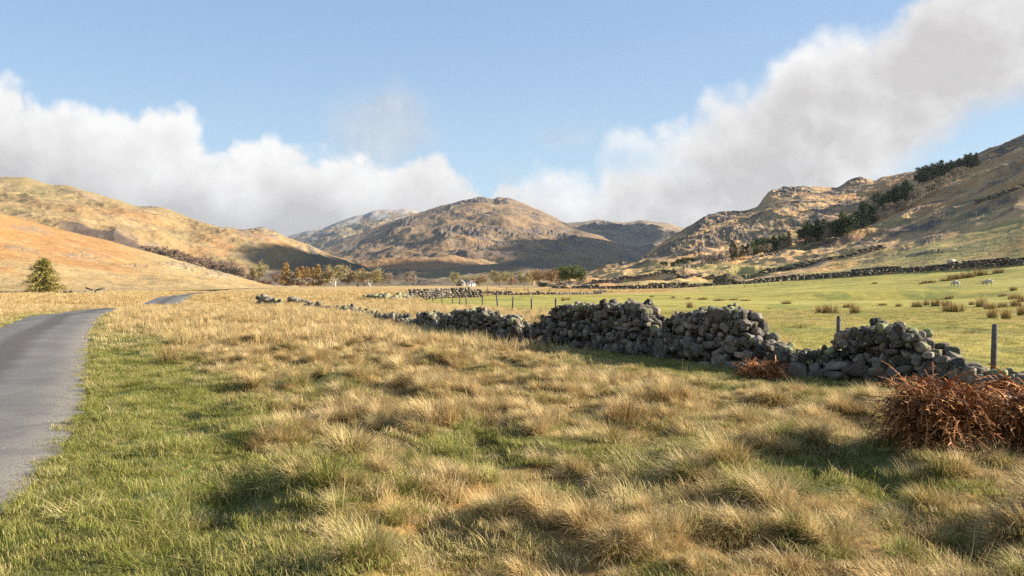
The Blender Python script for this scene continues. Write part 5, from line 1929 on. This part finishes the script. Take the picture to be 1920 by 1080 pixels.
for k, (px, py, hp, lab) in enumerate([(1244, 504, 13, 'leftmost little dark pine on the knoll by the bending wall'), (1262, 503, 12, 'second little dark pine on the knoll'), (1274, 501, 16, 'tallest little pine on the knoll'), (1286, 499, 16, 'dark pine right of the tallest one on the knoll'), (1297, 497, 14, 'rightmost little dark pine on the knoll')]):
    x, y, z = on_hill('hillside', px, py)
    s = hp / F * y / 6.0
    tag(obj('pine_tree', SPN[k % 2], loc=(x, y, z), rotz=k * 1.3, scale=s), lab, 'tree')

# dark mound beside the boundary wall
bm = bmesh.new()
bmesh.ops.create_icosphere(bm, subdivisions=4, radius=1)
v = np.array([p.co[:] for p in bm.verts])
f = np.array([[q.index for q in p.verts] for p in bm.faces])
bm.free()
n = fbm(v[:, 0] * 2.2, v[:, 1] * 2.2 + v[:, 2] * 2, 4, 5)
v = v * (1 + 0.22 * n)[:, None] * np.array([4.4, 3.2, 2.3])
x, y, z = on_hill('hillside', 1365, 530)
tag(obj('mound', mesh_np('mound', v, f, simple('heathery_turf', (0.07, 0.055, 0.035), (0.16, 0.13, 0.07), 1.5, 0.95, 0.3), None, True), loc=(x, y, z)), kind='structure')

# ------------------------------------------------------------------ cottage and barn
M_white = simple('whitewash', (0.74, 0.73, 0.70), (0.82, 0.81, 0.79), 0.8)
M_slate = simple('slate_roof', (0.17, 0.165, 0.16), (0.27, 0.255, 0.24), 1.5)
M_rubble = simple('rubble_stone', (0.20, 0.17, 0.14), (0.36, 0.31, 0.26), 2.0)
M_glass = simple('window_glass', (0.02, 0.025, 0.03), (0.03, 0.035, 0.04), 1, 0.2)


def gabled(root, L, Wd, he, hr, wm, rm):
    mb = MB()
    a, b = L / 2, Wd / 2
    mb.add(np.array([(-a, -b, 0), (a, -b, 0), (a, b, 0), (-a, b, 0), (-a, -b, he), (a, -b, he), (a, b, he), (-a, b, he), (-a, 0, hr), (a, 0, hr)]),
           [(0, 1, 5, 4), (2, 3, 7, 6), (1, 2, 6, 5), (3, 0, 4, 7)], [(5, 6, 9), (7, 4, 8)])
    obj('wall', mb.mesh('wall', wm), root)
    mb = MB()
    o = 0.3
    for s in (-1, 1):
        e = he - o * (hr - he) / b
        mb.add(np.array([(-a - o, s * (b + o), e), (a + o, s * (b + o), e), (a + o, 0, hr + 0.02), (-a - o, 0, hr + 0.02), (-a - o, s * (b + o), e + 0.22), (a + o, s * (b + o), e + 0.22), (a + o, 0, hr + 0.24), (-a - o, 0, hr + 0.24)]),
               [(0, 1, 2, 3), (4, 7, 6, 5), (0, 4, 5, 1), (0, 3, 7, 4), (1, 5, 6, 2)])
    return obj('roof', mb.mesh('roof', rm), root)


def house(name, label, cat, px, d, rotz):
    r = bpy.data.objects.new(name, None)
    COL.objects.link(r)
    x = (px - 960) / F * d
    r.location = (x, d, gz(x, d) - 0.1)
    r.rotation_euler = (0, 0, rotz)
    return tag(r, label, cat)


c = house('cottage', 'small white cottage with grey slate roof in the valley trees', 'cottage', 880, 660, R(14))
rf = gabled(c, 8.2, 5.0, 2.7, 4.5, M_white, M_slate)
mb = MB()
mb.box((3.4, 0, 4.9), (0.7, 0.9, 1.3))
mb.box((3.4, 0, 5.6), (0.85, 1.05, 0.12))
obj('chimney', mb.mesh('chimney', M_rubble), rf)
for wx in (-2.6, 0.0, 2.7):
    mb = MB()
    mb.box((wx, -2.49, 1.5), (0.8, 0.10, 0.9))
    obj('window', mb.mesh('window', M_glass), c)
mb = MB()
mb.box((1.4, -2.48, 0.95), (0.9, 0.10, 1.9))
obj('door', mb.mesh('door', M_darkbark), c)
c = house('barn', 'grey stone barn with its gable joined to the white cottage', 'barn', 864.5, 657, R(78))
gabled(c, 6.0, 6.2, 2.8, 4.9, M_rubble, M_slate)
mb = MB()
mb.box((-3.0, 0.6, 1.1), (0.10, 1.6, 2.2))
obj('door', mb.mesh('door', M_darkbark), c)

# ------------------------------------------------------------------ sheep
def sheep_mesh(seed):
    bm = bmesh.new()
    J = [((0, 0, 0.62), 0.25), ((0.30, 0, 0.63), 0.24), ((0.48, 0, 0.58), 0.14), ((0.62, 0, 0.40), 0.095), ((0.70, 0, 0.22), 0.085), ((0.78, 0, 0.10), 0.05),
         ((-0.30, 0, 0.62), 0.25), ((-0.46, 0, 0.58), 0.12), ((-0.52, 0, 0.45), 0.035)]
    E = [(0, 1), (1, 2), (2, 3), (3, 4), (4, 5), (0, 6), (6, 7), (7, 8)]
    for sx, b in ((0.28, 1), (-0.28, 6)):
        for sy in (-1, 1):
            k = len(J)
            J += [((sx, sy * 0.13, 0.40), 0.075), ((sx + (0.02 if sx > 0 else -0.03), sy * 0.13, 0.20), 0.04), ((sx, sy * 0.13, 0.0), 0.04)]
            E += [(b, k), (k, k + 1), (k + 1, k + 2)]
    for sy in (-1, 1):
        k = len(J)
        J += [((0.66, sy * 0.13, 0.27), 0.03)]
        E += [(4, k)]
    vs = [bm.verts.new(p) for p, r in J]
    for a, b in E:
        bm.edges.new((vs[a], vs[b]))
    me = bpy.data.meshes.new('sheep')
    bm.to_mesh(me)
    bm.free()
    o = bpy.data.objects.new('sheep', me)
    COL.objects.link(o)
    o.modifiers.new('skin', 'SKIN')
    for k, (p, r) in enumerate(J):
        me.skin_vertices[0].data[k].radius = (r, r)
    me.skin_vertices[0].data[0].use_root = True
    ms = o.modifiers.new('sub', 'SUBSURF')
    ms.levels = ms.render_levels = 2
    me.materials.append(M_wool)
    return o


def _wool(N, b, out):
    tc = N.n('ShaderNodeTexCoord')
    sp = N.n('ShaderNodeSeparateXYZ')
    N.put(sp.inputs[0], tc.outputs['Object'])
    n = N.noise(tc.outputs['Object'], 14, 4, 0.6)
    w = N.mix(n, (0.38, 0.35, 0.29), (0.56, 0.52, 0.45))
    N.put(b.inputs['Base Color'], w)
    bump(N, b, n, 0.8, 0.05)


M_wool = mat('wool', _wool, 0.95)
for (px, py, rz, s, lab) in [(1793, 538, 172, 0.92, 'white grazing sheep on the field slope, the left one of two'), (1855, 536, 165, 0.92, 'white grazing sheep on the field slope, nearest the right edge')]:
    x, y, z = on_ground(px, py)
    o = sheep_mesh(1)
    o.location = (x, y, z)
    o.rotation_euler = (0, 0, R(rz))
    o.scale = (s,) * 3
    tag(o, lab, 'sheep', 'sheep grazing on the field')
x, y, z = on_hill('hillside', 1782, 493)
tag(obj('boulder', place_stones([(0, 0, 0.3, 0.9, 0.7, 0.55, 0.3, 0, 0, 2.2, 0)], 1, 'boulder', M_palebark), loc=(x, y, z)), 'white boulder on the slope just above the dark boundary wall', 'boulder')

# ------------------------------------------------------------------ air
def build_haze():
    m = bpy.data.materials.new('valley_air')
    m.use_nodes = True
    N = NT(m.node_tree)
    out = N.n('ShaderNodeOutputMaterial')
    v = N.n('ShaderNodeVolumePrincipled')
    v.inputs['Color'].default_value = (0.80, 0.88, 1.0, 1)
    v.inputs['Density'].default_value = HAZE
    v.inputs['Anisotropy'].default_value = 0.2
    N.t.links.new(v.outputs[0], out.inputs['Volume'])
    zt = max(float(h[3].max()) for h in HILLS.values()) + 25
    zb = -40.0
    mb = MB()
    mb.box((0, 3500, (zt + zb) / 2), (9600, 8800, zt - zb))
    tag(obj('haze', mb.mesh('haze', m)), kind='stuff')


HAZE = 0.000025
build_haze()
